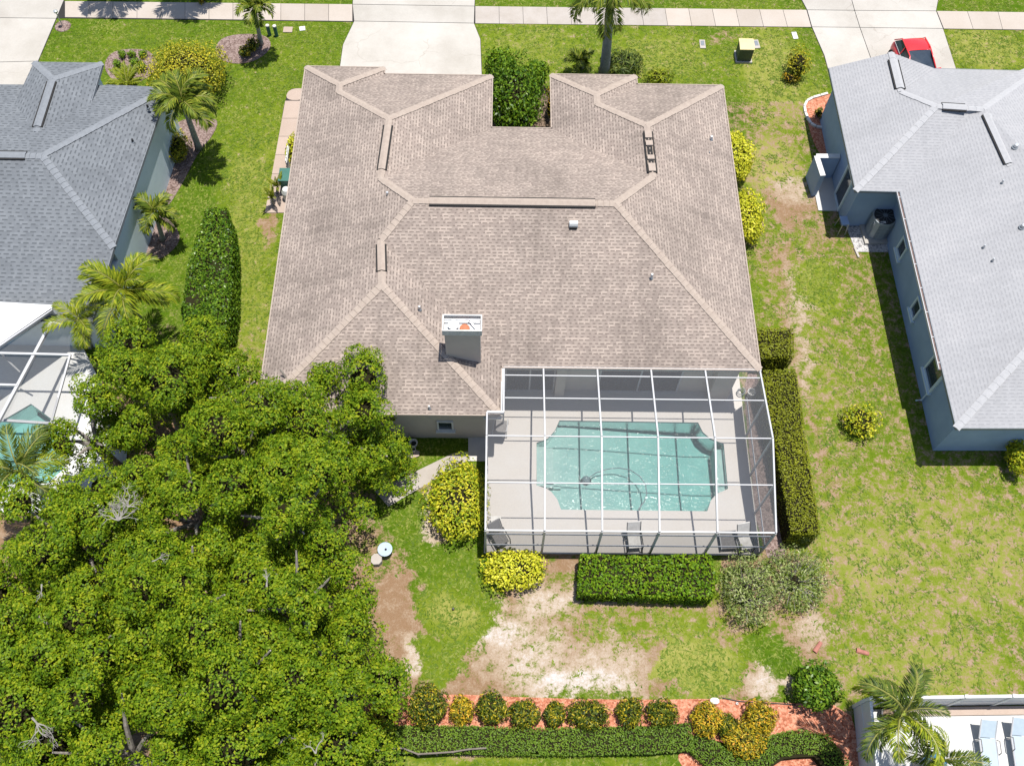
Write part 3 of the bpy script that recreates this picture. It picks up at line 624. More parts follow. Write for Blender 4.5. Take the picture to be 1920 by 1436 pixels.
b1 = (xa - xL) / 2; bmL = V3((xa + xL) / 2, y1 - b1, ze + rp * b1); eL = V3(bmL.x, y2 - b1, bmL.z)
b2 = (xd - xc) / 2; bmR = V3((xd + xc) / 2, y4 - b2, ze + rp * b2); eR = V3(bmR.x, y5 - b2, bmR.z)
house = thing('house', 'beige stucco house under the large brown shingle hip roof in the middle', 'house', (0, 26, 0))
r = MB()
for pts, e in (([P1, P14, apW, jC, rL, jA, apL, eL, bmL], (P14, P1)), ([P1, P2, bmL], (P1, P2)), ([P2, P3, eL, bmL], (P2, P3)), ([P3, P4, apL, eL], (P3, P4)), ([P4, P5, jA, apL], (P4, P5)),
               ([P5, P6, jB, rR, rL, jA], (P5, P6)), ([P6, P7, bmR, eR, apR, jB], (P6, P7)), ([P7, P8, bmR], (P7, P8)), ([P8, P9, eR, bmR], (P8, P9)), ([P9, P10, apR, eR], (P9, P10)),
               ([P10, P11, rR, jB, apR], (P10, P11)), ([P11, P12, jC, rL, rR], (P11, P12)), ([P12, P13, apW, jC], (P12, P13)), ([P13, P14, apW], (P13, P14))):
    r.face(pts, 0, e)
r.build('roof', M['roof'], house)
def ridge_caps(par, a, b, drop, mat, wd=.15, ln=.24, name='ridge_cap', lift=1.):
    a, b = Vector(a), Vector(b); d = (b - a); L = d.length; d.normalize(); q = Vector((-d.y, d.x, 0)).normalized(); n = max(1, int(L / ln)); mb = MB()
    if d.z < 0: a, b, d = b, a, -d
    for i in range(n):
        s = a + d * L * i / n; e = a + d * L * (i + 1.12) / n; u0, u1 = .024 + .021 * lift, .022
        j = random.uniform(-.006, .006); w_ = wd * random.uniform(.94, 1.06); s = s + q * j
        k = [s + q * w_ + Vector((0, 0, u0 - drop * w_)), s + Vector((0, 0, u0)), s - q * w_ + Vector((0, 0, u0 - drop * w_)), e - q * w_ + Vector((0, 0, u1 - drop * w_)), e + Vector((0, 0, u1)), e + q * w_ + Vector((0, 0, u1 - drop * w_))]
        z = Vector((0, 0, -.04)); k += [k[0] + z, k[1] + z, k[2] + z]
        mb.add(k, [(0, 1, 4, 5), (1, 2, 3, 4), (1, 0, 6, 7), (2, 1, 7, 8)])
    return mb.build(name, mat, par)
hd = rp * .707
for a, b, d in ((P1, bmL, hd), (P2, bmL, hd), (bmL, eL, rp), (eL, apL, hd), (P4, apL, hd), (apL, jA, rp), (jA, rL, hd), (rL, rR, rp), (rL, jC, hd), (jC, apW, rp), (apW, P14, hd), (apW, P13, hd),
                (P7, bmR, hd), (P8, bmR, hd), (bmR, eR, rp), (eR, apR, hd), (P10, apR, hd), (apR, jB, rp), (jB, rR, hd), (rR, P11, hd)):
    ridge_caps(house, a, b, d, M['cap'])
def ridge_vent(par, a, b, drop, mat, wd=.30, broken=False, stain=False):
    a, b = Vector(a), Vector(b); d = (b - a).normalized(); q = Vector((-d.y, d.x, 0)).normalized(); mb = MB(); up_ = Vector((0, 0, .085))
    c = [[p + q * s * wd / 2 + up_ - Vector((0, 0, drop * wd / 2 * abs(s))) for s in (-1, 0, 1)] for p in (a, b)]; z = Vector((0, 0, -.02))
    mb.add(c[0] + c[1] + [p + z for p in c[0] + c[1]], [(0, 1, 4, 3), (1, 2, 5, 4), (6, 9, 10, 7), (7, 10, 11, 8), (0, 3, 9, 6), (2, 8, 11, 5), (0, 6, 7, 1), (1, 7, 8, 2), (3, 4, 10, 9), (4, 5, 11, 10)])
    v = mb.build('ridge_vent', mat, par); s_ = MB()
    for s in (-1, 1):
        o = q * s * (wd / 2 + .03) + Vector((0, 0, .05 - drop * (wd / 2 + .03))); s_.beam(a + o, b + o, .075, .05)
    s_.beam(b + q * (wd / 2) + Vector((0, 0, .06 - drop * wd / 2)), b - q * (wd / 2) + Vector((0, 0, .06 - drop * wd / 2)), .03, .04)
    s_.build('vent_slot', M['dark'], v); return v
def frac(a, b, t): return a.lerp(b, t)
ridge_vent(house, frac(apL, jA, .12), frac(apL, jA, .86), rp, M['cap'])
ridge_vent(house, frac(jC, apW, .10), frac(jC, apW, .70), rp, M['cap'])
ridge_vent(house, frac(rL, rR, .08), frac(rL, rR, .90), rp, M['cap'], .34)
# the damaged vent on the right wing: edge strips left, cover broken away in pieces
a, b = frac(apR, jB, .13), frac(apR, jB, .92); d = (b - a).normalized(); q = Vector((-d.y, d.x, 0)); v = MB(); s_ = MB()
for t0, t1 in ((0, .17), (.24, .36), (.60, .70), (.80, .99)):
    v.beam(a.lerp(b, t0) + Vector((0, 0, .05)), a.lerp(b, t1) + Vector((0, 0, .05)), .30, .04)
for s in (-1, 1): s_.beam(a + q * s * .19 + Vector((0, 0, -.01)), b + q * s * .19 + Vector((0, 0, -.01)), .055, .06)
s_.beam(a + Vector((0, 0, .015)), b + Vector((0, 0, .015)), .22, .04); s_.beam(b + q * .19 + Vector((0, 0, .0)), b - q * .19, .04, .06)
vv = v.build('ridge_vent', M['cap'], house); vv['kind'] = 'stuff'; vv['label'] = 'broken ridge vent with pieces of its cover missing'; s_.build('vent_slot', M['dark'], vv)
# walls, soffit, fascia
ov = .5
wl = [(xL + ov, y1 - ov), (xa - ov, y1 - ov), (xa - ov, y2 - ov), (xb - ov, y2 - ov), (xb - ov, y3 - ov), (xc + ov, y3 - ov), (xc + ov, y4 - ov), (xd - ov, y4 - ov), (xd - ov, y5 - ov), (xR - ov, y5 - ov), (xR - ov, 19.17), (xw - ov, 19.17), (xw - ov, y7 + ov), (xL + ov, y7 + ov)]
MB().prism(wl, -.1, ze - .17).build('wall', M['stucco'], house)
out = [P1, P2, P3, P4, P5, P6, P7, P8, P9, P10, P11, P12, P13, P14]
MB().prism([(p.x, p.y) for p in out], ze - .17, ze - .14).build('soffit', M['white'], house)
fb = MB(); db = MB()
for i, p in enumerate(out):
    q_ = out[(i + 1) % len(out)]; d = (q_ - p).normalized(); nrm = Vector((-d.y, d.x, 0))
    fb.beam(p + nrm * .012 + Vector((0, 0, -.075)), q_ + nrm * .012 + Vector((0, 0, -.075)), .02, .13); db.beam(p + nrm * .03 + Vector((0, 0, .006)), q_ + nrm * .03 + Vector((0, 0, .006)), .05, .02)
fb.build('fascia', M['stucco'], house); db.build('drip_edge', M['cap'], house)
def wall_window(par, p0, ev, up, wd, ht, nrm, frame, glass='glass', sill=True, split=False, fr=.07):
    """window with lower-left corner p0 on a wall: frame, pane, sill as parts"""
    ev, nrm = Vector(ev).normalized(), Vector(nrm).normalized(); Z = Vector((0, 0, 1)); p0 = Vector(p0); f = MB(); o = nrm * .03
    for a, b in ((p0, p0 + ev * wd), (p0 + Z * ht, p0 + ev * wd + Z * ht)): f.beam(a + o - ev * fr / 2, b + o + ev * fr / 2, fr, fr)
    for a in (p0, p0 + ev * wd) + ((p0 + ev * wd / 2,) if split else ()): f.beam(a + o + Z * fr / 2, a + o + Z * (ht - fr / 2), fr * .98, fr * .98)
    w_ = f.build('window', M[frame], par)
    c = [p0 + nrm * .012, p0 + ev * wd + nrm * .012, p0 + ev * wd + Z * ht + nrm * .012, p0 + Z * ht + nrm * .012]
    g_ = MB(); g_.add(c + [p - nrm * .02 for p in c], [(0, 1, 2, 3), (7, 6, 5, 4), (0, 4, 5, 1), (1, 5, 6, 2), (2, 6, 7, 3), (3, 7, 4, 0)]); g_.build('pane', M[glass], w_)
    if sill: MB().beam(p0 - ev * .1 - Z * .08 + nrm * .07, p0 + ev * (wd + .1) - Z * .08 + nrm * .07, .16, .07).build('sill', M[frame], w_)
    return w_
wy = y7 + ov; wp = lambda px, py: on_plane(px, py, Vector((0, wy, 0)), Vector((0, 1, 0)))
a = wp(822, 804); b = wp(848, 789)
wall_window(house, (a.x, wy, a.z), (1, 0, 0), 0, b.x - a.x, .75, (0, -1, 0), 'white')
# sliding door and column under the rear eave
sd = wall_window(house, (.25, 19.17, .1), (1, 0, 0), 0, 2.05, 2.1, (0, -1, 0), 'alu', sill=False, split=True); sd.name = 'sliding_door'
MB().prism([(2.35, 18.85), (2.75, 18.85), (2.75, 19.168), (2.35, 19.168)], .06, 3.1).build('pilaster', M['stucco'], house)
MB().prism([(8.9, 18.75), (9.75, 18.75), (9.75, 19.168), (8.9, 19.168)], .06, 3.1).build('pilaster', M['stucco'], house)
wall_window(house, (4.2, 19.17, .1), (1, 0, 0), 0, 3.4, 2.1, (0, -1, 0), 'alu', sill=False, split=True).name = 'sliding_door'
# chimney: stucco shaft, open metal top with flue
zt = 6.15
c0, c1, c2, c3 = at(829.3, 590, zt), at(903.7, 589.3, zt), at(905.3, 620, zt), at(827.6, 621, zt)
cx, cy = (c0.x + c1.x + c2.x + c3.x) / 4, (c0.y + c1.y + c2.y + c3.y) / 4; cw, cdp = (c1.x - c0.x), (c0.y - c3.y)
ch = MB().prism([(cx - cw / 2 + .07, cy - cdp / 2 + .07), (cx + cw / 2 - .07, cy - cdp / 2 + .07), (cx + cw / 2 - .07, cy + cdp / 2 - .07), (cx - cw / 2 + .07, cy + cdp / 2 - .07)], 3.0, zt - .32).build('chimney', M['stucco'], house)
tp = MB(); t_ = .05
for sx_, sy_, dx_, dy_ in ((-1, 0, t_, cdp), (1, 0, t_, cdp), (0, -1, cw - 2 * t_, t_), (0, 1, cw - 2 * t_, t_)): tp.box((cx + sx_ * (cw / 2 - t_ / 2), cy + sy_ * (cdp / 2 - t_ / 2), zt - .17), (dx_, dy_, .34))
tp.build('chimney_crown', M['stone'], ch)
tf = MB().box((cx, cy, zt - .30), (cw - .12, cdp - .12, .03)).build('crown_pan', M['galv'], ch)
MB().lathe((cx - cw * .22, cy - cdp * .1, zt - .285), [(.12, 0), (.12, .18), (.21, .20), (.21, .25), (.04, .30)], 14).build('flue_cap', M['white'], ch)
MB().lathe((cx + cw * .06, cy - cdp * .12, zt - .285), [(.20, 0), (.18, .06), (.08, .09)], 12).build('rusty_flashing', M['orange'], ch)
bb = MB()
for s in (-1, 1): bb.beam((cx + s * cw * .42, cy - cdp * .42, zt - .24), (cx + s * cw * .16, cy + cdp * .3, zt - .1), .04, .04)
bb.beam((cx - cw / 2 + .06, cy + cdp * .22, zt - .05), (cx + cw / 2 - .06, cy + cdp * .22, zt - .05), .05, .05); bb.build('brace', M['galv'], ch)
def on_roof(px, py, a, b, inward, slope): return on_plane(px, py, *eave_plane(Vector(a), Vector(b), Vector(inward), slope))
def roof_pipe(par, p, r_=.05, h=.3, mat='white', name='vent_pipe'):
    t = MB().lathe((p.x, p.y, p.z - .1), [(r_, 0), (r_, h + .1), (r_ * .8, h + .11)], 9).build(name, M[mat], par)
    MB().lathe((p.x, p.y, p.z + .005), [(r_ * 1.7, -.06), (r_ * 1.6, .02), (r_, .05)], 9).build('flashing', M['acgrey'], t); return t
roof_pipe(house, on_roof(727, 368, P14, P1, rL, rp), .055, .25, 'galv'); roof_pipe(house, on_roof(787, 581, P12, P13, apW, rp), .05, .25, 'galv')
roof_pipe(house, on_roof(805, 766, P13, P14, apW, rp), .04, .22); roof_pipe(house, on_roof(1221, 522, P11, P12, rL, rp), .05, .3); roof_pipe(house, on_roof(1333, 262, P10, P11, rR, rp), .06, .22); roof_pipe(house, on_roof(1330, 287, P10, P11, rR, rp), .02, .08, 'galv')
p = on_roof(1075, 424, P11, P12, rL, rp)
bv = MB(); n_ = 8
for i in range(n_):
    a0, a1 = math.pi * i / n_, math.pi * (i + 1) / n_
    bv.add([(p.x + s * .17, p.y - .13 * math.cos(t) + .02, p.z + .02 + .26 * math.sin(t)) for s in (-1, 1) for t in (a0, a1)], [(0, 1, 3, 2)])
for s in (-1, 1): bv.add([(p.x + s * .17, p.y - .13 * math.cos(math.pi * i / n_) + .02, p.z + .02 + .26 * math.sin(math.pi * i / n_)) for i in range(n_ + 1)], [tuple(range(n_ + 1))])
bv.build('hooded_vent', M['white'], house); MB().box((p.x - .01, p.y - .12, p.z + .02), (.3, .06, .1)).build('vent_opening', M['dark'], house)
# ------------------------------------------------------------------ pool and screen cage
dk = [Vector((-.55, 11.9, .06)), Vector((10.43, 11.9, .06)), Vector((10.43, 20.6, .06)), Vector((-.46, 20.6, .06))]
pl = list(POOL)
if sum(pl[i].x * pl[(i + 1) % len(pl)].y - pl[(i + 1) % len(pl)].x * pl[i].y for i in range(len(pl))) > 0: pl = pl[::-1]
# deck as quads fanned between outline and pool edge
k0 = min(range(len(pl)), key=lambda i: (pl[i] - dk[0]).length); ring = pl[k0:] + pl[:k0]
dm = MB(); dm.add([dk[0], dk[1], dk[2], dk[3], dk[0]] + [ring[0]] + ring[1:] + [ring[0]], [tuple(range(5)) + tuple(range(5, 6 + len(ring)))])
for i in range(4):
    a, b = dk[i], dk[(i + 1) % 4]; dm.add([a, b, b - Vector((0, 0, .2)), a - Vector((0, 0, .2))], [(3, 2, 1, 0)])
struct(dm.build('pool_deck', M['deck']))
pb = MB(); nP = len(pl)
fl = lambda p: -.55 - .65 * max(0, min(1, (p.x - 3.0) / 5.0))
for i in range(nP):
    a, b = pl[i], pl[(i + 1) % nP]; pb.add([a - Vector((0, 0, .0)), b, Vector((b.x, b.y, fl(b))), Vector((a.x, a.y, fl(a)))], [(0, 1, 2, 3)])
gxs = sorted(set([p.x for p in pl])); cpl = sum(pl, Vector()) / nP
# floor: strips so the slope to the deep end is smooth
X0, X1 = min(p.x for p in pl), max(p.x for p in pl); Y0, Y1 = min(p.y for p in pl), max(p.y for p in pl)
for i in range(12):
    a, b = X0 + (X1 - X0) * i / 12, X0 + (X1 - X0) * (i + 1) / 12
    pb.add([(a, Y0, fl(Vector((a, 0, 0)))), (b, Y0, fl(Vector((b, 0, 0)))), (b, Y1, fl(Vector((b, 0, 0)))), (a, Y1, fl(Vector((a, 0, 0))))], [(0, 1, 2, 3)])
pool = struct(pb.build('pool_basin', M['plaster']))
def pool_step(xa_, xb_, z):
    ya_, yb_ = at(1015, 908, .06).y, at(1015, 834, .06).y
    MB().prism([(xa_, ya_), (xb_, ya_), (xb_, yb_), (xa_, yb_)], -1.3, z).build('step', M['plaster'], pool)
sx0 = at(1006, 870, .06).x + .01
pool_step(sx0, sx0 + .38, -.12); pool_step(sx0 + .382, sx0 + .70, -.26); pool_step(sx0 + .702, sx0 + 1.0, -.42)
xb0, xb1 = at(1345, 870, .06).x, at(1366, 870, .06).x
MB().prism([(xb0, at(1350, 920, .06).y), (xb1 + .2, at(1350, 920, .06).y), (xb1 + .2, at(1350, 836, .06).y), (xb0, at(1350, 836, .06).y)], -1.3, -.30).build('bench', M['plaster'], pool)
struct(MB().prism([(p.x, p.y) for p in inset(pl, .006)], -1.6, -.04).build('pool_water', M['water']))
# pool cleaner on the floor with its curved hose
pc = at(1099, 900, -.5); pcl = thing('pool_cleaner', 'small dark pool cleaner on the pool floor with long curved hose', 'pool cleaner', (pc.x, pc.y, -.55))
MB().lathe((pc.x, pc.y, -.55), [(.16, 0), (.19, .07), (.12, .16), (.04, .2)], 10).build('body', M['acgrey'], pcl)
hz = [at(x, y, z) for x, y, z in ((1103, 897, -.40), (1118, 886, -.32), (1140, 879, -.24), (1160, 877, -.2), (1182, 881, -.16), (1200, 893, -.12), (1210, 908, -.10), (1213, 925, -.08), (1208, 940, -.06), (1197, 955, -.05))]
MB().tube(hz, .022, 6).build('hose', M['acgrey'], pcl)
wh = MB()
for s in (-1, 1): wh.tube([(pc.x + s * .17, pc.y - .02, -.49), (pc.x + s * .21, pc.y - .02, -.49)], .07, 10)
wh.build('wheel', M['black'], pcl)
# screen material opens straight on and closes at a grazing angle, as woven mesh does
sm = M['screen'].node_tree; g = N(sm, 'ShaderNodeNewGeometry'); vm = N(sm, 'ShaderNodeVectorMath', operation='DOT_PRODUCT')
sm.links.new(g.outputs['Normal'], vm.inputs[0]); sm.links.new(g.outputs['Incoming'], vm.inputs[1])
cs = math_(sm, 'MAXIMUM', math_(sm, 'ABSOLUTE', vm.outputs['Value']), .02); tr_ = math_(sm, 'MULTIPLY', math_(sm, 'SUBTRACT', 1.0, math_(sm, 'DIVIDE', .12, cs), None, True), .88)
op = math_(sm, 'SUBTRACT', 1.0, tr_, None, True); mxs = [n for n in sm.nodes if n.type == 'MIX_SHADER'][0]; sm.links.new(op, mxs.inputs[0])
cage = thing('pool_cage', 'white aluminium screen enclosure over the swimming pool behind the brown house', 'screen enclosure', (5, 15, 0))
xf, xk, xr_ = -.469, .17, 10.39; yk, yj, yp, yf = 18.50, 16.36, 15.30, 11.95
def cz(y): return 3.75 - (y - yp) / (yk - yp) * .50 if y > yp else 3.75 - (yp - y) / (yp - yf) * 1.12
bx_ = [1.74, 3.886, 6.027, 8.192]
def bm(name, a, b, wd=.09, hh=.09, mat='alu'): return MB().beam(a, b, wd, hh).build(name, M[mat], cage)
pur = [18.44, 17.05, yp, 13.63, yf]
for x in bx_:
    bm('roof_beam', (x, yk, cz(yk)), (x, yp, cz(yp)), .062, .11); bm('roof_beam', (x, yp, cz(yp)), (x, yf, cz(yf)), .062, .11)
    bm('post', (x, yf, 0), (x, yf, cz(yf) - .05), .08, .08)
    bm('post', (x, yf + .42, .06), (x, yf + .42, .06 + .001), .05, .05) if 0 else None
for x0_, yy0, yy1 in ((xk, yk, yj), (xf, yj, yp), (xf, yp, yf), (xr_, yk, yp), (xr_, yp, yf)): bm('eave_beam', (x0_, yy0, cz(yy0)), (x0_, yy1, cz(yy1)), .06, .09)
bm('eave_beam', (xf, yj, cz(yj)), (xk, yj, cz(yj)), .09, .09); bm('house_channel', (xk, yk, cz(yk) + .01), (xr_ + .05, yk, cz(yk) + .01), .09, .12); bm('house_channel', (xk - .06, yk - .05, cz(yk) + .01), (xk - .06, yj, cz(yj) - .2), .10, .06)
for y in pur[0:]:
    x0_ = xk if y > yj else xf
    if y == pur[0]: y -= .3
    xs_ = [x0_] + bx_ + [xr_]
    for a, b in zip(xs_[:-1], xs_[1:]): bm('purlin', (a + .05, y, cz(y) - .015), (b - .05, y, cz(y) - .015), .038 if y != yf else .06, .045)
for x, y in ((xf, yj), (xf, yp), (xf, 13.63), (xf, yf), (xr_, 17.05), (xr_, yp), (xr_, 13.63), (xr_, yf), (xk, 17.4)): bm('post', (x, y, 0), (x, y, cz(y) - .05), .07, .07)
for zz in (.95, 2.2):
    xs_ = [xf] + bx_ + [xr_]
    for a, b in zip(xs_[:-1], xs_[1:]): bm('rail', (a + .04, yf - .002, zz), (b - .04, yf - .002, zz), .045, .05)
for a, b in ((yf, 13.63), (13.63, yp), (yp, yj), ): bm('rail', (xf, a + .04, .95), (xf, b - .04, .95), .045, .05)
for a, b in ((yf, 13.63), (13.63, yp), (yp, 17.05), (17.05, yk)): bm('rail', (xr_, a + .04, .95), (xr_, b - .04, .95), .045, .05)
def scr(pts): 
    return MB().add(pts, [tuple(range(len(pts)))]).build('screen_panel', M['screen'], cage)
pk = [yk, 17.05, yp, 13.63, yf]
for i in range(4):
    ya_, yb_ = pk[i], pk[i + 1]
    if i == 1: segs = [(17.05, yj, xk), (yj, yp, xf)]
    else: segs = [(ya_, yb_, xk if ya_ > yj else xf)]
    for ya2, yb2, x0_ in segs:
        xs_ = [x0_] + bx_ + [xr_]
        for a, b in zip(xs_[:-1], xs_[1:]): scr([(a, ya2, cz(ya2)), (b, ya2, cz(ya2)), (b, yb2, cz(yb2)), (a, yb2, cz(yb2))])
xs_ = [xf] + bx_ + [xr_]
for a, b in zip(xs_[:-1], xs_[1:]): scr([(a, yf, .02), (b, yf, .02), (b, yf, cz(yf)), (a, yf, cz(yf))])
for x, ys_ in ((xf, [yf, 13.63, yp, yj]), (xr_, [yf, 13.63, yp, 17.05, yk])):
    for a, b in zip(ys_[:-1], ys_[1:]): scr([(x, a, .02), (x, b, .02), (x, b, cz(b)), (x, a, cz(a))])
bm('gutter_pipe', (-.62, yj + .05, 3.0), (.1, yj + .05, 3.0), .12, .12, 'white')
# ------------------------------------------------------------------ chairs inside the cage
def make_chair(label, loc, rz, seatm, framem, lean=.45):
    t = thing('patio_chair', label, 'chair', loc, rz, 'chairs round the pool')
    s = MB(); s.box((0, 0, .40), (.50, .50, .05)); s.build('seat', M[seatm], t, True)
    b_ = MB(); b_.add([(-.25, .26, .40), (.25, .26, .40), (.25, .26 + lean, 1.0), (-.25, .26 + lean, 1.0), (-.25, .30, .40), (.25, .30, .40), (.25, .30 + lean, 1.0), (-.25, .30 + lean, 1.0)], [(0, 1, 2, 3), (7, 6, 5, 4), (0, 4, 5, 1), (1, 5, 6, 2), (2, 6, 7, 3), (3, 7, 4, 0)]); b_.build('backrest', M[seatm], t, True)
    for sx in (-1, 1):
        MB().tube([(sx * .30, -.30, 0), (sx * .29, -.26, .60), (sx * .29, .0, .63), (sx * .29, .30, .60), (sx * .30, .36, 0)], .022, 6).build('leg', M[framem], t, True)
        MB().tube([(sx * .27, .24, .42), (sx * .27, .26 + lean, 1.02)], .02, 6).build('back_frame', M[framem], t, True)
    return t
p = at(938, 806, .06); make_chair('white metal chair with curved back by the left end of the pool', (p.x, p.y, .06), math.radians(175), 'wicker', 'alu', .25)
p = at(938, 1016, .06); make_chair('dark folding chair set askew in the front left corner of the cage', (p.x, p.y, .06), math.radians(30), 'wicker', 'black', .3)
p = at(1187, 1022, .06); make_chair('lone dark framed chair with beige back by the middle of the front screen', (p.x, p.y, .06), math.radians(5), 'stone', 'black', .35)
p = at(1393, 1024, .06); make_chair('dark framed chair with beige back beside the low lounger', (p.x, p.y, .06), math.radians(12), 'stone', 'black', .35)
p = at(1363, 1016, .06); lg = thing('low_lounger', 'low dark mesh lounger in the front right corner of the cage', 'lounger', (p.x, p.y, .06), .05)
MB().box((0, 0, .28), (.62, .75, .04)).build('sling', M['wicker'], lg, True)
for sx in (-1, 1): MB().tube([(sx * .33, -.4, 0), (sx * .33, -.38, .3), (sx * .33, .38, .3), (sx * .33, .4, 0)], .02, 6).build('leg', M['alu'], lg, True)
p = at(930, 983, .06); tb = thing('side_table', 'small square beige table in the front left corner of the cage', 'table', (p.x, p.y, .06), .05)
MB().box((0, 0, .42), (.40, .40, .04)).build('table_top', M['stone'], tb, True)
for sx in (-1, 1):
    for sy in (-1, 1): MB().tube([(sx * .17, sy * .17, 0), (sx * .17, sy * .17, .4)], .018, 6).build('leg', M['stone'], tb, True)
p = at(1406, 742, .06); bk = thing('bucket', 'white plastic bucket in the back right corner of the cage', 'bucket', (p.x, p.y, .06))
MB().lathe((0, 0, 0), [(.13, 0), (.17, .36), (.18, .38), (.16, .38), (.13, .05)], 14).build('tub', M['white'], bk, True); MB().tube([(-.17, 0, .36), (-.1, .1, .47), (.1, .1, .47), (.17, 0, .36)], .008, 5).build('handle', M['galv'], bk, True)
p = at(1388, 738, .06); hr = thing('hose_reel', 'dark garden hose coiled beside the white bucket', 'hose', (p.x, p.y, .06))
MB().tube([(.16 * math.cos(t * .6), .16 * math.sin(t * .6), .03 + .012 * t) for t in range(24)], .018, 5).build('coil', M['acgrey'], hr, True)
# ------------------------------------------------------------------ the grey house on the left
lh = thing('house', 'grey shingled house with pale blue walls at the left edge', 'house', at(120, 350, 0))
z3 = 3.15
a, b = at(314.5, 165, z3), at(213, 465, z3); inn = at(0, 330, z3)
RP = eave_plane(a, b, inn, .30); A = on_plane(79, 292, *RP)
Al = A + Vector((-9, -.1, 0)); n_s = (b - A).cross(Al - A).normalized()
cS = on_plane(172, 606, A, n_s); dS = on_plane(-120, 598, A, n_s)
f0 = at(199, 160, z3); Fl = Vector((f0.x - 9, f0.y - .1, z3))
lr = MB(); lr.face([a, b, A], 0, (a, b)); lr.face([A, b, cS, dS, Al], 0, (cS, dS)); lr.face([Fl, f0, a, A, Al], 0, (f0, a))
w0, w1, w2, w3 = at(63.6, 117, 3.45), at(192.5, 118.6, 3.45), at(170, 196, 3.45), at(18, 215, 3.45)
WP = eave_plane(w1, w2, w0, .26); k0_, k1_ = on_plane(98, 148, *WP), on_plane(66, 248, *WP)
lr.face([w0, w1, k0_], 0, (w0, w1)); lr.face([w1, w2, k1_, k0_], 0, (w1, w2)); lr.face([w0, k0_, k1_, w3], 0, (w3, w0)); lr.build('roof', M['roof_grey'], lh)
for p_, q_, d in ((a, A, .2), (A, b, .2), (A, Al, .3), (w1, k0_, .28), (w0, k0_, .28), (k0_, k1_, .4)): ridge_caps(lh, p_, q_, d, M['cap_grey'], .16, .26)
ridge_vent(lh, k0_.lerp(k1_, .05), k0_.lerp(k1_, .9), .4, M['cap_grey'], .34); ridge_vent(lh, A + Vector((-.7, 0, 0)), A + Vector((-3.2, 0, 0)), .3, M['cap_grey'], .34)
lw = inset([Fl, f0, a, b, cS, dS], .12); MB().prism([(p.x, p.y) for p in lw[:4]] + [(lw[3].x - 9, lw[3].y)], -.1, z3 - .06).build('wall', M['stucco_pale'], lh)
MB().prism([(p.x, p.y) for p in [lw[3], lw[4], lw[5], Vector((lw[3].x - 9, lw[3].y, 0))]], -.1, min(cS.z, dS.z) - .05).build('wall', M['stucco_pale'], lh)
ww = inset([w0, w1, w2, w3], .3); MB().prism([(p.x, p.y) for p in ww], -.1, 3.38).build('wall', M['stucco_pale'], lh)
fz = MB()
for p_, q_ in ((f0, a), (a, b), (b, cS), (w0, w1), (w1, w2)): fz.beam(p_ + Vector((0, 0, -.07)), q_ + Vector((0, 0, -.07)), .03, .16)
fz.build('fascia', M['cap_grey'], lh)
for px, py in ((278, 203), (250, 267)): roof_pipe(lh, on_plane(px, py, A, ((a - A).cross(Al - A)).normalized()) if px == 278 else on_plane(px, py, *RP), .05, .2, 'black')
MB().tube([at(250, 415, .8), at(258, 440, .5), at(270, 462, .3), at(275, 470, .05)], .015, 5).build('cable', M['black'], lh)
# its white pan roof and screen cage
pr = thing('pan_roof', 'flat bright white aluminium patio roof at the left edge', 'patio roof', at(20, 600, 0))
zp = 3.0; pp = pxpoly([(-90, 566), (0, 566), (100, 572), (96, 580), (0, 645), (-90, 710)], zp)
MB().prism(pp, zp - .1, zp).build('panel', M['white'], pr)
MB().beam(at(98, 581, zp - .06), at(-90, 711, zp - .06), .1, .12).build('gutter', M['alu'], pr)
for px, py in ((92, 580), (-60, 690)): q_ = at(px, py, zp); MB().beam((q_.x - .1, q_.y + .15, 0), (q_.x - .1, q_.y + .15, zp - .1), .09, .09).build('post', M['alu'], pr)
lc = thing('pool_cage', 'white framed screen enclosure over the turquoise pool at the left edge', 'screen enclosure', at(60, 720, 0))
def lb(name, a, b, za, zb, wd=.09): return MB().beam(at(*a, za), at(*b, zb), wd, wd).build(name, M['alu'], lc)
lb('roof_beam', (97, 604), (-8, 800), 2.7, 3.1, .12); lb('purlin', (-60, 661), (132, 665.5), 2.9, 2.9); lb('purlin', (-60, 720), (33, 722.5), 3.0, 3.0); lb('eave_beam', (-60, 784), (96, 794), 2.6, 2.6, .1); lb('eave_beam', (-30, 668), (76, 602), 2.6, 2.6, .07)
lb('post', (96, 794), (82, 860), 2.6, 0.3); lb('eave_beam', (132, 665), (96, 794), 2.9, 2.6, .08); lb('brace', (2, 664), (37, 697), 2.7, 1.9, .06); lb('eave_beam', (97, 604), (132, 612), 2.7, 2.7, .07)
for q_ in ([(97, 604), (132, 612), (131, 665), (64, 663)], [(64, 663), (132, 665), (96, 794), (-6, 788)], [(-90, 720), (76, 602), (97, 604), (64, 663), (-6, 788), (-90, 784)]):
    MB().add(pxpoly(q_, 2.75), [tuple(range(len(q_)))]).build('screen_panel', M['screen'], lc)
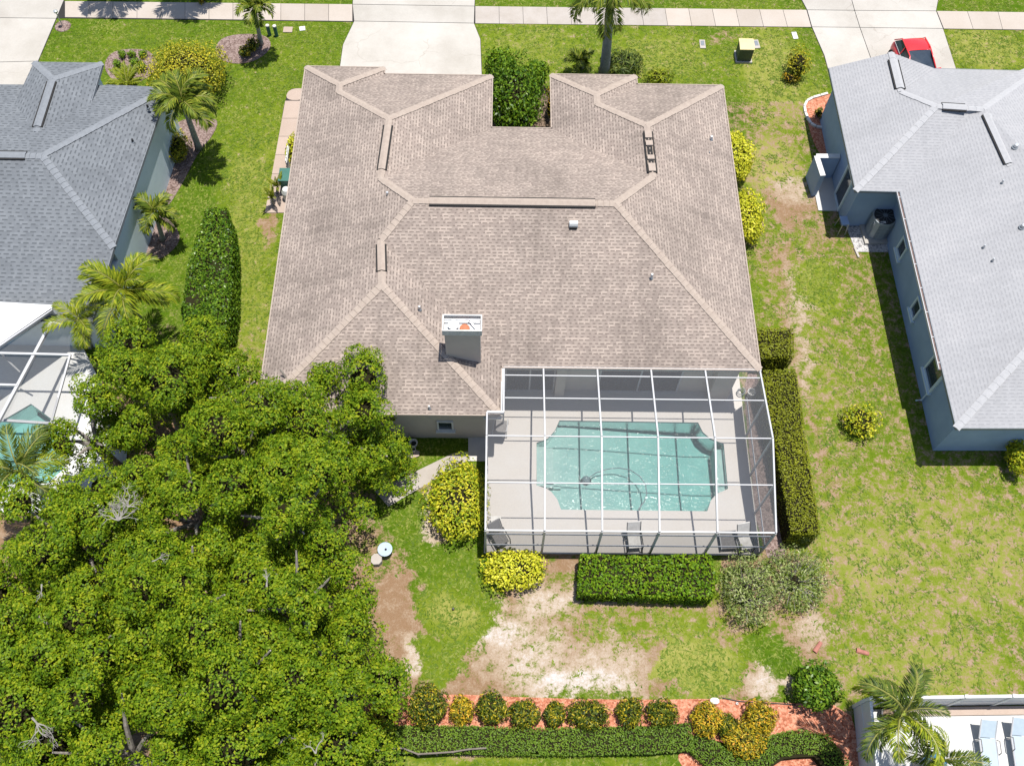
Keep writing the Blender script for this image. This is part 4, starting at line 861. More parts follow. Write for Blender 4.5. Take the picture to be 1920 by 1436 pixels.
# its deck and pool
o2 = pxpoly([(-140, 640), (140, 620), (240, 820), (230, 960), (-140, 960)], .06); pl2 = list(POOL2)
def holed(outer, hole_, z):
    f = lambda L: sum(L[i].x * L[(i + 1) % len(L)].y - L[(i + 1) % len(L)].x * L[i].y for i in range(len(L)))
    if f(outer) < 0: outer = outer[::-1]
    if f(hole_) > 0: hole_ = hole_[::-1]
    i = max(range(len(outer)), key=lambda i: -min((outer[i] - h).length for h in hole_)); outer = outer[i:] + outer[:i]
    j = min(range(len(hole_)), key=lambda j: (hole_[j] - outer[0]).length); hole_ = hole_[j:] + hole_[:j]
    L = outer + [outer[0]] + hole_ + [hole_[0]]
    return MB().add(L, [tuple(range(len(L)))]), hole_
dm, hl = holed(o2, pl2, .06); struct(dm.build('pool_deck', M['whitedeck']))
pb = MB()
for i in range(len(hl)):
    a, b = hl[i], hl[(i + 1) % len(hl)]; pb.add([a, b, Vector((b.x, b.y, -.9)), Vector((a.x, a.y, -.9))], [(0, 1, 2, 3)])
pb.add([Vector((p.x, p.y, -.9)) for p in hl[::-1]], [tuple(range(len(hl)))]); struct(pb.build('pool_basin', M['plaster']))
struct(MB().prism([(p.x, p.y) for p in inset(hl, .006)], -1.2, -.04).build('pool_water', M['water']))
# ------------------------------------------------------------------ the pale grey house on the right
rh = thing('house', 'blue grey house with pale grey shingle roof on the right', 'house', at(1780, 450, 0))
z4 = 3.1; E = {k: at(x, y, z4) for k, (x, y) in dict(E0=(1753, 129), E1=(1554, 128), E2=(1604, 358), E3=(1687, 360), E4=(1793, 803), E5=(2080, 803), E6=(2080, 137)).items()}
W1p = eave_plane(E['E1'], E['E2'], E['E0'], .40); G0 = on_plane(1672, 99, *W1p); N1 = on_plane(1690, 172, *W1p); N2 = on_plane(1756, 199, *W1p)
W2p = eave_plane(E['E3'], E['E4'], E['E5'], .40); N4 = on_plane(1895, 310, *W2p); N3b = on_plane(1850, 212, *W2p); N3 = on_plane(1845, 204, *W2p); Vv = on_plane(1818, 214, *W2p)
T1 = on_plane(1985, 590, *W2p); T2 = on_plane(1990, 352, *W2p); N2.z = (N2.z + N3.z) / 2 if abs(N2.z - N3.z) < 1.5 else N2.z
FP = eave_plane(E['E0'], E['E6'], N2, .40); M1 = at(2000, 95, 3.6)
rr = MB()
rr.face([E['E1'], E['E2'], N2, N1, G0], 0, (E['E1'], E['E2'])); rr.face([E['E2'], E['E3'], Vv, N2], 0, (E['E2'], E['E3'])); rr.face([E['E3'], E['E4'], T1, T2, N4, N3b, Vv], 0, (E['E3'], E['E4']))
rr.face([E['E4'], E['E5'], T1], 0, (E['E4'], E['E5'])); rr.face([G0, N1, E['E0']], 0, (E['E0'], N1)); rr.face([E['E0'], E['E6'], M1, N3, N2, N1], 0, (E['E0'], E['E6'])); rr.face([N2, Vv, N3], 0, (E['E2'], E['E3']))
rr.face([N3, M1, at(2060, 240, 4.5), T2, N4, N3b], 0, (N3, N4)); rr.face([Vv, N3b, N3], 0, (E['E3'], E['E4'])); rr.build('roof', M['roof_pale'], rh)
for p_, q_, d in ((N1, N2, .28), (N2, E['E2'], .28), (N2, N3, .4), (N3b, N4, .4), (T1, E['E4'], .28), (G0, N1, .4), (N3, M1, .28)): ridge_caps(rh, p_, q_, d, M['cap_pale'], .15, .34, lift=.4)
ridge_vent(rh, G0.lerp(N1, .18), G0.lerp(N1, .92), .4, M['cap_pale'], .38); ridge_vent(rh, N2.lerp(N3, .12), N2.lerp(N3, .62), .4, M['cap_pale'], .34); ridge_vent(rh, N3b.lerp(N4, .03), N3b.lerp(N4, .97), .4, M['cap_pale'], .38)
ol = [E[k] for k in ('E0', 'E1', 'E2', 'E3', 'E4', 'E5', 'E6')]; rw = inset(ol, .42); MB().prism([(p.x, p.y) for p in rw], -.1, z4 - .12).build('wall', M['stucco_blue'], rh)
MB().prism([(p.x, p.y) for p in inset(ol, .02)], z4 - .12, z4 - .09).build('soffit', M['stucco_blue'], rh)
gt, gi, fa = MB(), MB(), MB()
for p_, q_ in ((E['E1'], E['E2']), (E['E4'], E['E5']), (E['E0'], E['E6']), (E['E2'], E['E3']), (E['E3'], E['E4'])): fa.beam(p_ + Vector((0, 0, -.06)), q_ + Vector((0, 0, -.06)), .03, .14)
fa.build('fascia', M['acgrey'], rh)['kind'] = 'stuff'
ge = E['E3'].lerp(E['E4'], .775)
for p_, q_ in ((E['E2'], E['E3']), (E['E3'], ge)):
    d = (q_ - p_).normalized(); nn = Vector((d.y, -d.x, 0)) * 1; c_ = sum(ol, Vector()) / 7
    if nn.dot(c_ - p_) > 0: nn = -nn
    gt.beam(p_ + nn * .135 + Vector((0, 0, -.03)), q_ + nn * .135 + Vector((0, 0, -.03)), .03, .12); gi.beam(p_ + nn * .07 + Vector((0, 0, -.06)), q_ + nn * .07 + Vector((0, 0, -.06)), .10, .05)
    L = (q_ - p_).length
    for i in range(int(L / 1.2) + 1): s = p_ + d * min(L - .05, .3 + i * 1.2); gt.beam(s + nn * .02 + Vector((0, 0, -.01)), s + nn * .13 + Vector((0, 0, -.01)), .04, .02)
gg = gt.build('gutter', M['alu'], rh); gi.build('trough', M['bronze'], gg)
def wallpt(i, px, py):
    a_, b_ = rw[i], rw[i + 1]; e = (b_ - a_).normalized(); nn = Vector((e.y, -e.x, 0)); return on_plane(px, py, a_, nn), e, nn
for (lo, hi, sp, tag_) in (((1686, 492), (1702, 440), False, 0), ((1722, 582), (1729, 555), False, 0), ((1745, 733), (1746, 682), False, 0)):
    a_, e, nn = wallpt(3, *lo); b_, _, _ = wallpt(3, *hi)
    if nn.dot(sum(ol, Vector()) / 7 - a_) > 0: nn = -nn
    l_ = abs((b_ - a_).dot(e)); base_ = a_ if (b_ - a_).dot(e) > 0 else a_ + e * (b_ - a_).dot(e)
    z0_ = .95; base_ = Vector((base_.x, base_.y, z0_)); wall_window(rh, base_ - e * .1, e, 0, max(.6, min(1.6, l_ * 1.15)), 1.4 if l_ > .8 else .9, nn, 'stucco_pale', fr=.09)
for i, t in ((3, .80), (2, .02)):
    a_, b_ = rw[i], rw[i + 1]; p_ = a_.lerp(b_, t); e = (b_ - a_).normalized(); nn = Vector((e.y, -e.x, 0))
    if nn.dot(sum(ol, Vector()) / 7 - a_) > 0: nn = -nn
    ds = MB().tube([Vector((p_.x, p_.y, 2.9)) + nn * .45, Vector((p_.x, p_.y, 2.6)) + nn * .06, Vector((p_.x, p_.y, .12)) + nn * .06, Vector((p_.x, p_.y, .08)) + nn * .3], .045, 4).build('downspout', M['stucco_pale'], rh)
for px, py in ((1903, 277), (1878, 344), (1916, 427), (1860, 490), (1843, 465)):
    p_ = on_plane(px, py, *W2p); roof_pipe(rh, p_, .09 if py in (277, 427) else .04, .2, 'galv')
# door recess in the side wall
a_, e, nn = wallpt(1, 1576, 345)
if nn.dot(sum(ol, Vector()) / 7 - a_) > 0: nn = -nn
wall_window(rh, Vector((a_.x, a_.y, .12)), e, 0, 1.0, 2.1, nn, 'stucco_pale', sill=False, fr=.1).name = 'door'
# ------------------------------------------------------------------ beside the right house
en = thing('screen_wall', 'low L shaped blue grey stucco wall with white top beside the right house', 'wall', at(1540, 340, 0))
q0, q1, q2 = at(1531, 293, 1.5), at(1575, 293, 1.5), at(1543, 330, 1.5)
MB().beam(q0 - Vector((0, 0, .76)), q1 - Vector((0, 0, .76)), .22, 1.50).build('wall_leg', M['stucco_blue'], en); MB().beam(q0 - Vector((0, 0, .76)), q2 - Vector((0, 0, .76)), .22, 1.49).build('wall_leg', M['stucco_blue'], en)
MB().beam(q0, q1, .25, .04).build('wall_cap', M['white'], en); MB().beam(q0 + Vector((0, 0, .003)), q2 + Vector((0, 0, .003)), .25, .04).build('wall_cap', M['white'], en)
struct(MB().prism(pxpoly([(1521, 335), (1534, 396), (1600, 397), (1590, 330)]), -.05, .06).build('patio', M['whitedeck']))
p_ = at(1641, 437, 0); ac = thing('air_conditioner', 'dark grey air conditioner unit on a pad beside the right house', 'air conditioner', p_, .06); ac.scale = (1.2, 1.2, 1.25)
MB().box((0, 0, .06), (1.15, 1.15, .12)).build('pad', M['conc'], ac, True)
cb_ = MB(); cb_.prism(smoothpoly([Vector((x, y, 0)) for x, y in ((-.43, -.43), (.43, -.43), (.43, .43), (-.43, .43))], 2), .12, 1.05); cb_.build('cabinet', M['ac'], ac, True)
MB().lathe((0, 0, 1.051), [(.42, 0), (.42, .03), (.40, .035), (.39, .005), (.01, .004)], 20).build('fan_shroud', M['black'], ac, True)
gl_ = MB()
for i in range(12): a_ = i * math.pi / 6; gl_.beam((.06 * math.cos(a_), .06 * math.sin(a_), 1.09), (.36 * math.cos(a_), .36 * math.sin(a_), 1.085), .012, .012)
gl_.lathe((0, 0, 1.08), [(.09, 0), (.09, .03), (.02, .035)], 10); gl_.build('fan_grille', M['acgrey'], ac, True)
MB().box((-.15, -.33, 1.062), (.2, .13, .012)).build('maker_plate', M['white'], ac, True)
lv = MB()
for i in range(9): lv.box((0, -.425, .22 + i * .09), (.6, .012, .012)); lv.box((-.425, 0, .22 + i * .09), (.012, .6, .012))
lv.build('louvre', M['acgrey'], ac, True)['kind'] = 'stuff'
p_ = at(1574, 432, 0); st = thing('metal_stand', 'small light metal frame stand on the grass by the gravel bed', 'stand', p_, .1)
for sx in (-1, 1):
    for sy in (-1, 1): MB().tube([(sx * .18, sy * .28, 0), (sx * .14, sy * .22, .75)], .018, 5).build('leg', M['galv'], st, True)
MB().box((0, 0, .76), (.36, .5, .03)).build('top', M['stucco_blue'], st, True)
p_ = at(1606, 474, .03); tag(MB().box((p_.x, p_.y, .04), (.09, .55, .08), .2).build('edging_stone', M['conc']), 'short pale concrete edging piece at the corner of the gravel', 'edging stone')
# brick edging round the orange bed beside the right house
eb = thing('bed_edging', 'curved white edging stones round the orange mulch bed by the right house', 'edging', at(1520, 230, 0)); epx = [(1552, 176), (1538, 180), (1524, 184), (1513, 190), (1508, 200), (1510, 212), (1514, 222), (1520, 232), (1530, 238), (1542, 240)]
for (a_, b_) in zip(epx[:-1], epx[1:]):
    pa, pb_ = at(*a_, .05), at(*b_, .05); MB().beam(pa.lerp(pb_, .04), pa.lerp(pb_, .96), .12, .14).build('stone', M['stone'], eb)
# ------------------------------------------------------------------ broad trees at the lower left
TREES = [
 (255, 672, 2.35, 6.0, 'leafy green tree in front of the dark hedge and the grey house', 1),
 (598, 738, 2.4, 6.2, 'leafy green tree whose crown overlaps the lower left corner of the brown roof', 2),
 (698, 805, 1.0, 5.2, 'small green tree crown against the rear wall left of its window', 3),
 (430, 790, 2.2, 6.4, 'green tree at the lower end of the tall dark hedge', 4),
 (538, 682, 1.35, 5.6, 'small green crown hiding the lower left tip of the brown roof', 24),
 (335, 632, 1.5, 5.4, 'small green crown between the feather palm and the tall dark hedge', 25),
 (415, 690, 1.5, 5.2, 'small green tree crown at the foot of the tall dark hedge, nearest the side lawn', 21),
 (128, 775, 1.45, 5.2, 'small green tree leaning over the turquoise pool at the left edge', 5),
 (310, 900, 2.5, 7.3, 'broad green tree right of the bare grey twigs, second from the left pool', 6),
 (512, 905, 2.35, 7.4, 'broad green tree beside the end of the concrete garden path', 7),
 (85, 975, 2.6, 7.0, 'green tree with a bare grey dead limb at its right side', 8),
 (300, 1085, 2.5, 7.7, 'green tree in the middle of the grove below the bare grey twigs', 9),
 (525, 1090, 2.35, 6.7, 'broad green tree leaning over the round pale basin', 10),
 (80, 1185, 2.4, 7.2, 'green tree at the left edge above the fallen bare branch', 11),
 (385, 1235, 2.6, 7.9, 'large green tree in the centre of the lower grove', 12),
 (606, 1238, 2.05, 6.5, 'green tree bulging over the dry soil left of the croton row', 13),
 (160, 1385, 2.5, 7.4, 'green tree in the bottom left corner with a long bare branch', 14),
 (425, 1400, 2.5, 6.7, 'green tree at the bottom edge, second from the bottom left corner', 15),
 (10, 1085, 1.9, 6.3, 'green tree cut by the left edge in the middle of the grove', 22),
 (0, 1290, 1.9, 6.3, 'green tree cut by the left edge above the bottom corner', 23),
 (590, 1362, 1.65, 6.0, 'green tree at the bottom edge over the left end of the wooden fence', 16)]
tr_o = [tree(px, py, R, H, lab, sd) for px, py, R, H, lab, sd in TREES]
def twigs(par, px, py, z, n, L, seed, flat=.35, az0=0, az1=6.28, name='bare_branch', r0=.035):
    g = random.Random(seed); mb = MB(); o = at(px, py, z)
    def grow(p, d, l, r_, k):
        e = p + d * l; md = p.lerp(e, .5) + Vector((g.uniform(-1, 1), g.uniform(-1, 1), g.uniform(-.5, .5))) * l * .1
        mb.tube([p, md, e], [r_, r_ * .8, r_ * .55], 4)
        if k:
            for _ in range(g.choice((2, 3, 3))):
                nd = (d + Vector((g.uniform(-.9, .9), g.uniform(-.9, .9), g.uniform(-.3, .4)))).normalized(); grow(e if g.random() < .7 else md, nd, l * g.uniform(.55, .8), r_ * .55, k - 1)
    for i in range(n):
        a = az0 + (az1 - az0) * (i + g.random() * .5) / n; grow(o, Vector((math.cos(a), math.sin(a), flat)).normalized(), L * g.uniform(.7, 1.1), r0, 3)
    return mb.build(name, M['deadwood'], par)
twigs(tr_o[10], 222, 975, 7.1, 7, .40, 3, .35, .3, 3.0, r0=.028); twigs(tr_o[10], 240, 950, 7.2, 5, .34, 31, .3, 0, 3.1, r0=.022)
twigs(tr_o[16], 60, 1345, 7.3, 2, .45, 5, .1, -1.0, -.2, r0=.03); twigs(tr_o[17], 592, 1412, 6.8, 2, .26, 8, .3, 1.2, 2.8, r0=.022); twigs(tr_o[13], 78, 1095, 7.2, 1, .3, 4, .2, -1.3, -1.0, r0=.025); twigs(tr_o[11], 285, 1052, 7.3, 1, .25, 6, .2, 0, 1, r0=.022); twigs(tr_o[12], 500, 1100, 7.4, 1, .25, 9, .4, 1.4, 1.8, r0=.03)
# ------------------------------------------------------------------ hedges and bushes
def rounded(pts, k=7):
    o = []
    for i in range(len(pts)):
        a, b = pts[i], pts[(i + 1) % len(pts)]; o += [a.lerp(b, t / k) for t in range(k)]
    return smoothpoly(o, 1)
zpoly = lambda pts, z: [Vector((v.x, v.y, 0)) for v in pxpoly(pts, z)]
hedge(rounded(zpoly([(384, 388), (426, 387), (434, 450), (432, 560), (415, 665), (350, 665), (338, 580), (351, 490)], 2.0)), 2.0, M['dkleaf'], 'tall dark green hedge standing on the left lawn beside the brown roof', size=.12, dens=330, jit=.7, wob=.16, round_=.22)
hedge(rounded(zpoly([(1418, 613), (1490, 613), (1491, 670), (1420, 670)], 1.35)),  1.35, M['boxhedge'], 'short clipped olive green box hedge at the right corner of the brown roof', dens=420, size=.08, round_=.15)
hedge(rounded(zpoly([(1432, 692), (1494, 690), (1541, 1000), (1486, 1002), (1457, 850), (1428, 722)], 1.5)),  1.5, M['boxhedge'], 'long clipped olive green hedge along the right side of the pool cage', dens=420, size=.08, round_=.15)
hedge(rounded(zpoly([(1087, 1036), (1205, 1040), (1335, 1036), (1347, 1085), (1338, 1122), (1083, 1114)], 1.1)),  1.1, M['hedge'], 'bright green leafy hedge in front of the pool cage', size=.12, dens=260, jit=.7, wob=.12, round_=.2)
bush(350, 132, 78, 50, 2.3, M['varieg'], 'large mottled yellow and green bush between the lawn and the left palm', n=8000, lumps=9, size=.11)
bush(333, 276, 23, 27, 1.2, M['varieg'], 'small round yellowish bush against the grey house wall', n=900, size=.14, asp=.3)
YB = 'yellow bushes along the right side of the brown house'
bush(1379, 292, 33, 46, 1.5, M['yellow2'], 'bright yellow bush beside the brown roof, the one nearer the street', n=3200, group=YB)
bush(1399, 405, 32, 47, 1.5, M['yellow2'], 'bright yellow bush beside the brown roof, the one nearer the pool', n=3200, group=YB)
bush(857, 936, 60, 80, 1.5, M['yellow'], 'big yellow and green bush beside the left side of the pool cage', n=3600, lumps=10, size=.13)
bush(966, 1066, 60, 42, 1.1, M['yellow2'], 'yellow flowering bush at the front left corner of the pool cage', n=2000, lumps=8, size=.13)
bush(1403, 1105, 50, 72, 1.4, M['scrub'], 'straggly grey green shrub right of the bright green hedge', 'shrub', 'shrub', core=.3, n=2600, size=.12, asp=.3, jit=1.0, lumps=9)
bush(1492, 1085, 66, 62, 1.2, M['scrub'], 'wide thin grey green shrub at the front right corner of the pool cage', 'shrub', 'shrub', core=.25, n=2200, size=.12, asp=.3, jit=1.1, lumps=10)
bush(1531, 1288, 46, 46, 1.4, M['dkleaf'], 'round glossy dark green bush at the right end of the red mulch bed', n=1700, size=.15)
bush(1508, 1000, 28, 18, .8, M['scrub'], 'small grey green shrub at the near end of the long olive hedge', 'shrub', 'shrub', n=500, size=.11, asp=.35, jit=.9)
bush(1614, 788, 36, 34, 1.0, M['yellow'], 'lone yellow and green bush on the lawn beside the right house', n=760, size=.13, asp=.4, jit=.9)
bush(1908, 858, 20, 34, 1.3, M['yellow'], 'round yellow green bush at the right edge by the corner of the grey house', n=1200)
bush(1497, 118, 22, 24, 1.3, M['varieg'], 'young thin yellow green shrub on the front lawn of the right house', 'shrub', 'shrub', n=420, size=.15, asp=.3, jit=1.0)
bush(1484, 146, 18, 10, .4, M['croton_o'], 'low dark red plant at the foot of the young yellow green shrub', 'plant', 'plant', n=130, size=.14, asp=.3, jit=1.0, lumps=3)
bush(966, 180, 54, 56, 3.1, M['dkleaf'], 'dense green tree filling the front courtyard notch of the brown roof', 'tree', 'courtyard_tree', n=4600, lumps=12, size=.16, jit=.9)
bush(938, 128, 30, 24, 2.4, M['hedge'], 'looser green shrub at the upper left of the courtyard tree', 'shrub', 'shrub', n=1500, lumps=8, size=.16, jit=1.0)
bush(1008, 140, 18, 16, 1.8, M['hedge'], 'looser green shrub at the upper right of the courtyard tree', 'shrub', 'shrub', n=800, lumps=6, size=.16, jit=1.0)
bush(925, 200, 7, 20, 1.6, M['flower_w'], 'white flowering plant at the left edge of the courtyard', 'plant', 'plant', n=110, size=.12, lumps=3, jit=1.)
bush(1031, 195, 7, 22, 1.6, M['croton_o'], 'orange red plant at the right edge of the courtyard', 'plant', 'plant', n=150, size=.13, lumps=3, jit=1.)
bush(546, 280, 8, 26, 1.0, M['yellow2'], 'narrow yellow plant beside the side path under the left eave', 'plant', 'plant', n=320, size=.13)
bush(1236, 146, 26, 14, .8, M['palmy'], 'bright green fern clump at the front of the right wing', 'fern', 'fern', n=420, size=.25, asp=.18, jit=.9)
bush(1168, 118, 36, 22, .9, M['palmdk'], 'dark spiky clump round the foot of the tall royal palm', 'plant', 'plant', n=1000, size=.34, asp=.12, jit=.9)
bush(473, 84, 12, 12, .6, M['croton'], 'small dark croton right under the short palm in the round mulch bed', 'plant', 'plant', n=240, size=.14, asp=.35)
bush(459, 98, 11, 8, .5, M['croton'], 'low green croton at the near edge of the round mulch bed', 'plant', 'plant', n=200, size=.14, asp=.35)
pl_o = None
for k_, (px, py, lab) in enumerate(((228, 102, 'tiny round plant at the back left of the small mulch bed'), (246, 102, 'tiny round plant, middle one of the back three in the small mulch bed'), (268, 102, 'tiny round plant at the back right of the small mulch bed'), (220, 120, 'tiny round plant at the front left of the small mulch bed'), (253, 117, 'tiny round plant in the middle of the small mulch bed'), (265, 126, 'tiny round plant touching the mottled yellow bush'))):
    if pl_o is None: pl_o = bush(px, py, 7, 7, .4, M['hedge'], lab, 'plant', 'plant', n=200, size=.08, lumps=3, group='tiny round plants in the small mulch bed')
    else:
        q_ = at(px, py, .22); dup(pl_o, (q_.x, q_.y, 0), k_ * 1.1, lab, .9 + .05 * k_)
CR = 'croton bushes in the red mulch bed'
for px, py, rx, ry, h, lab, mt in ((718, 1342, 26, 30, .9, 'orange croton half under the big tree at the left end of the red mulch bed', 'croton_o'), (801, 1322, 38, 42, 1.2, 'largest croton of the row, tall and wide, near the left end', 'croton'),
    (866, 1331, 22, 28, .8, 'small golden croton right of the largest one', 'croton_o'), (922, 1327, 30, 33, 1.0, 'upright green croton, third fully visible one from the left of the row', 'croton'), (983, 1337, 29, 28, .9, 'golden green croton left of the smallest one', 'croton'),
    (1040, 1338, 20, 24, .8, 'smallest green croton in the row', 'croton'), (1103, 1338, 40, 28, .9, 'wide low green croton in the middle of the row', 'croton'), (1181, 1335, 25, 28, .9, 'golden croton right of the wide low one', 'croton'), (1242, 1337, 29, 27, .9, 'green yellow croton at the right end of the straight row', 'croton'),
    (1326, 1347, 32, 34, 1.0, 'orange croton with a red crown, left one of the cluster', 'croton_o'), (1425, 1345, 31, 34, 1.0, 'orange and red croton, right one of the cluster', 'croton_o'), (1366, 1362, 20, 24, .8, 'dark mixed croton in the middle of the cluster', 'croton'), (1396, 1386, 40, 34, 1.0, 'yellow orange croton at the front of the cluster', 'croton_o')):
    bush(px, py, rx, ry, h, M[mt], lab, 'croton bush', 'croton_bush', n=int(700 + rx * ry * .9), size=.12, asp=.32, group=CR, jit=.6)
hc = zpoly([(672, 1386), (760, 1385), (880, 1386), (1000, 1389), (1120, 1388), (1220, 1386), (1300, 1380)], .5)
hedge(offset_strip(hc, .98), .5, M['lowhedge'], 'long low clipped hedge running below the croton row', size=.07, dens=520, jit=.4, round_=.08, wob=.03)
hc = zpoly([(1302, 1384), (1335, 1412), (1375, 1440), (1405, 1480)], .5)
hedge(offset_strip(hc, .95), .5, M['lowhedge'], 'low clipped hedge bending down in front of the croton cluster', size=.07, dens=520, jit=.4, round_=.08, wob=.03)
hc = zpoly([(1392, 1470), (1418, 1425), (1452, 1398), (1500, 1388), (1545, 1395), (1572, 1430), (1580, 1480)], .5)
hedge(offset_strip(hc, .85), .5, M['lowhedge'], 'low clipped hedge arching round the small red bed at the bottom', size=.07, dens=520, jit=.4, round_=.08, wob=.03)
for px, py, lab in ((1536, 212, 'small dark plant in the middle of the orange bed by the right house'), (1560, 196, 'small dark plant under the eave at the top of the orange bed')):
    bush(px, py, 8, 8, .5, M['croton'], lab, 'plant', 'plant', n=70, size=.13, asp=.35, lumps=3, jit=1.)
# ------------------------------------------------------------------ palms
fa_ = [frond_mesh(1.9, 2.4, 34, .68, .13, M['palm'], s) for s in (1, 2, 3)]
fs_ = [frond_mesh(1.15, 2.2, 26, .50, .11, M['palm'], s) for s in (4, 5)]
fr_ = [frond_mesh(3.1, 3.3, 54, .70, .10, M['palm'], s, vee=.6) for s in (6, 7, 8)]
fy_ = [frond_mesh(2.3, 2.0, 44, .70, .095, M['palmy'], s) for s in (9, 10, 11)]
fd_ = [frond_mesh(2.6, 2.4, 50, .66, .08, M['palmdk' if s != 14 else 'palmy'], s) for s in (12, 13, 14)]
fg_ = [frond_mesh(1.15, .9, 44, .24, .05, M['palmy'], s, lift=.5) for s in (15, 16)]
A3 = lambda px, py, z=0: at(px, py, z)
palm(A3(373, 279), A3(343, 192, 3.9), fa_, 15, 'tall palm with grey trunk beside the grey house and the mottled bush', .12, seed=2)
palm(A3(306, 450), A3(292, 400, 2.1), fs_, 11, 'short palm against the grey house wall on the left lawn', .09, seed=3)
palm(A3(490, 84), A3(477, 14, 2.9), fs_, 11, 'young palm in the round mulch bed by the sidewalk', .09, seed=4, sc=(.95, 1.15))
palm(A3(1133, 140), A3(1146, -16, 6.0), fr_, 14, 'tall royal palm at the top edge in front of the brown house', .2, seed=5, sc=(.85, 1.0), lifts=(-.55, .75), azs=[-1.57, -1.2, -1.95, 3.0, 0.1, -2.5, -.55, 1.0, 2.2, 1.6, -1.45, -.1, 3.4, -1.75])
palm(A3(238, 158), A3(238, 158, .35), fg_, 26, 'low sago palm with stiff fronds and orange centre behind the grey roof', .1, seed=6, lifts=(0, .55), roll=.1, name='sago_palm')
MB().lathe(tuple(A3(238, 157, .2)), [(.2, 0), (.16, .25), (.03, .34)], 10).build('cone', M['orange'], bpy.data.objects['sago_palm'])
palm(A3(262, 600), A3(236, 548, 3.6), fy_, 17, 'yellow green feather palm above the grove by the grey house corner', .1, seed=7, lifts=(-.3, .9))
palm(A3(170, 650), A3(150, 600, 3.0), fy_, 8, 'smaller feather palm beside the grey roof edge over the left cage', .09, seed=17, lifts=(-.3, .8), sc=(.55, .75))
palm(A3(80, 920), A3(38, 885, 4.2), fd_, 12, 'dark feather palm at the left edge over the turquoise pool', .12, seed=8, lifts=(-.3, .9), sc=(.75, .95))
palm(A3(1650, 1372), A3(1692, 1338, 4.3), fd_, 15, 'big shaggy palm over the white fence corner at the bottom right', .17, seed=9, lifts=(-.75, .8), sc=(.62, 1.02), roll=.7)
palm(A3(1720, 1440), A3(1765, 1425, 3.4), fd_, 12, 'lower palm at the bottom edge inside the white fence', .14, seed=10, lifts=(-.7, .8), sc=(.5, .9), roll=.7)
palm(A3(232, -14), A3(232, -14).lerp(A3(232, -14), 1) + Vector((0, 0, 5.6)), fa_, 14, 'palm beyond the top edge that shades the sidewalk, the left one', .12, seed=12, sc=(1.1, 1.3))
palm(A3(375, -10), A3(375, -10) + Vector((0, 0, 5.0)), fa_, 14, 'palm beyond the top edge that shades the sidewalk, the right one', .12, seed=13, sc=(1.05, 1.25))
bush(378, -2, 9, 8, .5, M['croton_o'], 'small reddish plant at the top edge by the sidewalk', 'plant', 'plant', n=90, size=.14, asp=.3, lumps=3)
# dark dwarf palm in front of the right wing, leafy spikes beside the side path
palm(A3(1090, 128), A3(1088, 122, .5), fs_, 8, 'small dark palm seedling left of the royal palm trunk', .08, seed=14, lifts=(.2, 1.1), boot=False)
palm(A3(512, 385), A3(511, 372, .5), fg_, 8, 'spiky green plant at the end of the side path', .06, seed=15, lifts=(.3, 1.2), sc=(.5, .8), cat='plant', name='spiky_plant', boot=False)
palm(A3(520, 362), A3(521, 352, .6), fg_, 7, 'spiky green plant beside the green bin', .06, seed=16, lifts=(.3, 1.2), sc=(.5, .8), cat='plant', name='spiky_plant', boot=False)
# ------------------------------------------------------------------ red car
p_ = at(1722, 89, 1.45); fwd = (at(1640, 118) - at(1604, 20)); fwd.z = 0; fwd.normalize()
car = thing('parked_car', 'red hatchback with dark glass parked on the right driveway', 'car', (p_.x, p_.y, 0), math.atan2(fwd.y, fwd.x))
def loft(sections, caps=True):
    mb = MB(); n = len(sections[0]); vs = [v for s_ in sections for v in s_]; fs = []
    for i in range(len(sections) - 1):
        for j in range(n): fs.append((i * n + j, i * n + (j + 1) % n, (i + 1) * n + (j + 1) % n, (i + 1) * n + j))
    if caps: fs += [tuple(range(n))[::-1], tuple((len(sections) - 1) * n + j for j in range(n))]
    mb.add(vs, fs); return mb
def csec(x, hw, zb, zt_, r_=.12):
    return [(x, -hw + r_ * .4, zb), (x, hw - r_ * .4, zb), (x, hw, zb + r_), (x, hw, zt_ - r_), (x, hw - r_, zt_), (x, -hw + r_, zt_), (x, -hw, zt_ - r_), (x, -hw, zb + r_)]
body = loft([csec(-1.25, .70, .35, .80), csec(-1.15, .82, .25, .95), csec(-.6, .88, .2, .98), csec(.6, .89, .2, .98), csec(1.5, .88, .2, .95), csec(2.3, .82, .22, .88), csec(2.75, .68, .3, .70)]).build('body', M['red'], car, True)
bv_ = body.modifiers.new('bevel', 'SUBSURF'); bv_.levels = 2; bv_.render_levels = 2
def cab(x, hw, z): return [(x, -hw, z), (x, hw, z)]
rf_ = MB(); rs = [(-.75, .58, 1.34), (-.5, .60, 1.44), (-.1, .61, 1.47), (.2, .59, 1.44)]
k = [];
for x, hw, z in rs: k += [(x, -hw, z - .05), (x, -hw * .8, z + .005), (x, 0, z + .02), (x, hw * .8, z + .005), (x, hw, z - .05)]
rf_.add(k, [(i * 5 + j, i * 5 + j + 1, (i + 1) * 5 + j + 1, (i + 1) * 5 + j) for i in range(3) for j in range(4)]); rf_.build('roof', M['red'], car, True, True)
wsb = MB(); wsb.add([(.2, -.57, 1.43), (.2, .57, 1.43), (1.45, .74, .97), (1.45, -.74, .97), (.85, 0, 1.24)], [(0, 4, 1), (1, 4, 2), (2, 4, 3), (3, 4, 0)]); wsb.build('windscreen', M['glass'], car, True)
rw_ = MB(); rw_.add([(-.75, -.56, 1.35), (-.75, .56, 1.35), (-1.15, .66, .95), (-1.15, -.66, .95)], [(0, 1, 2, 3)]); rw_.build('rear_window', M['glass'], car, True)
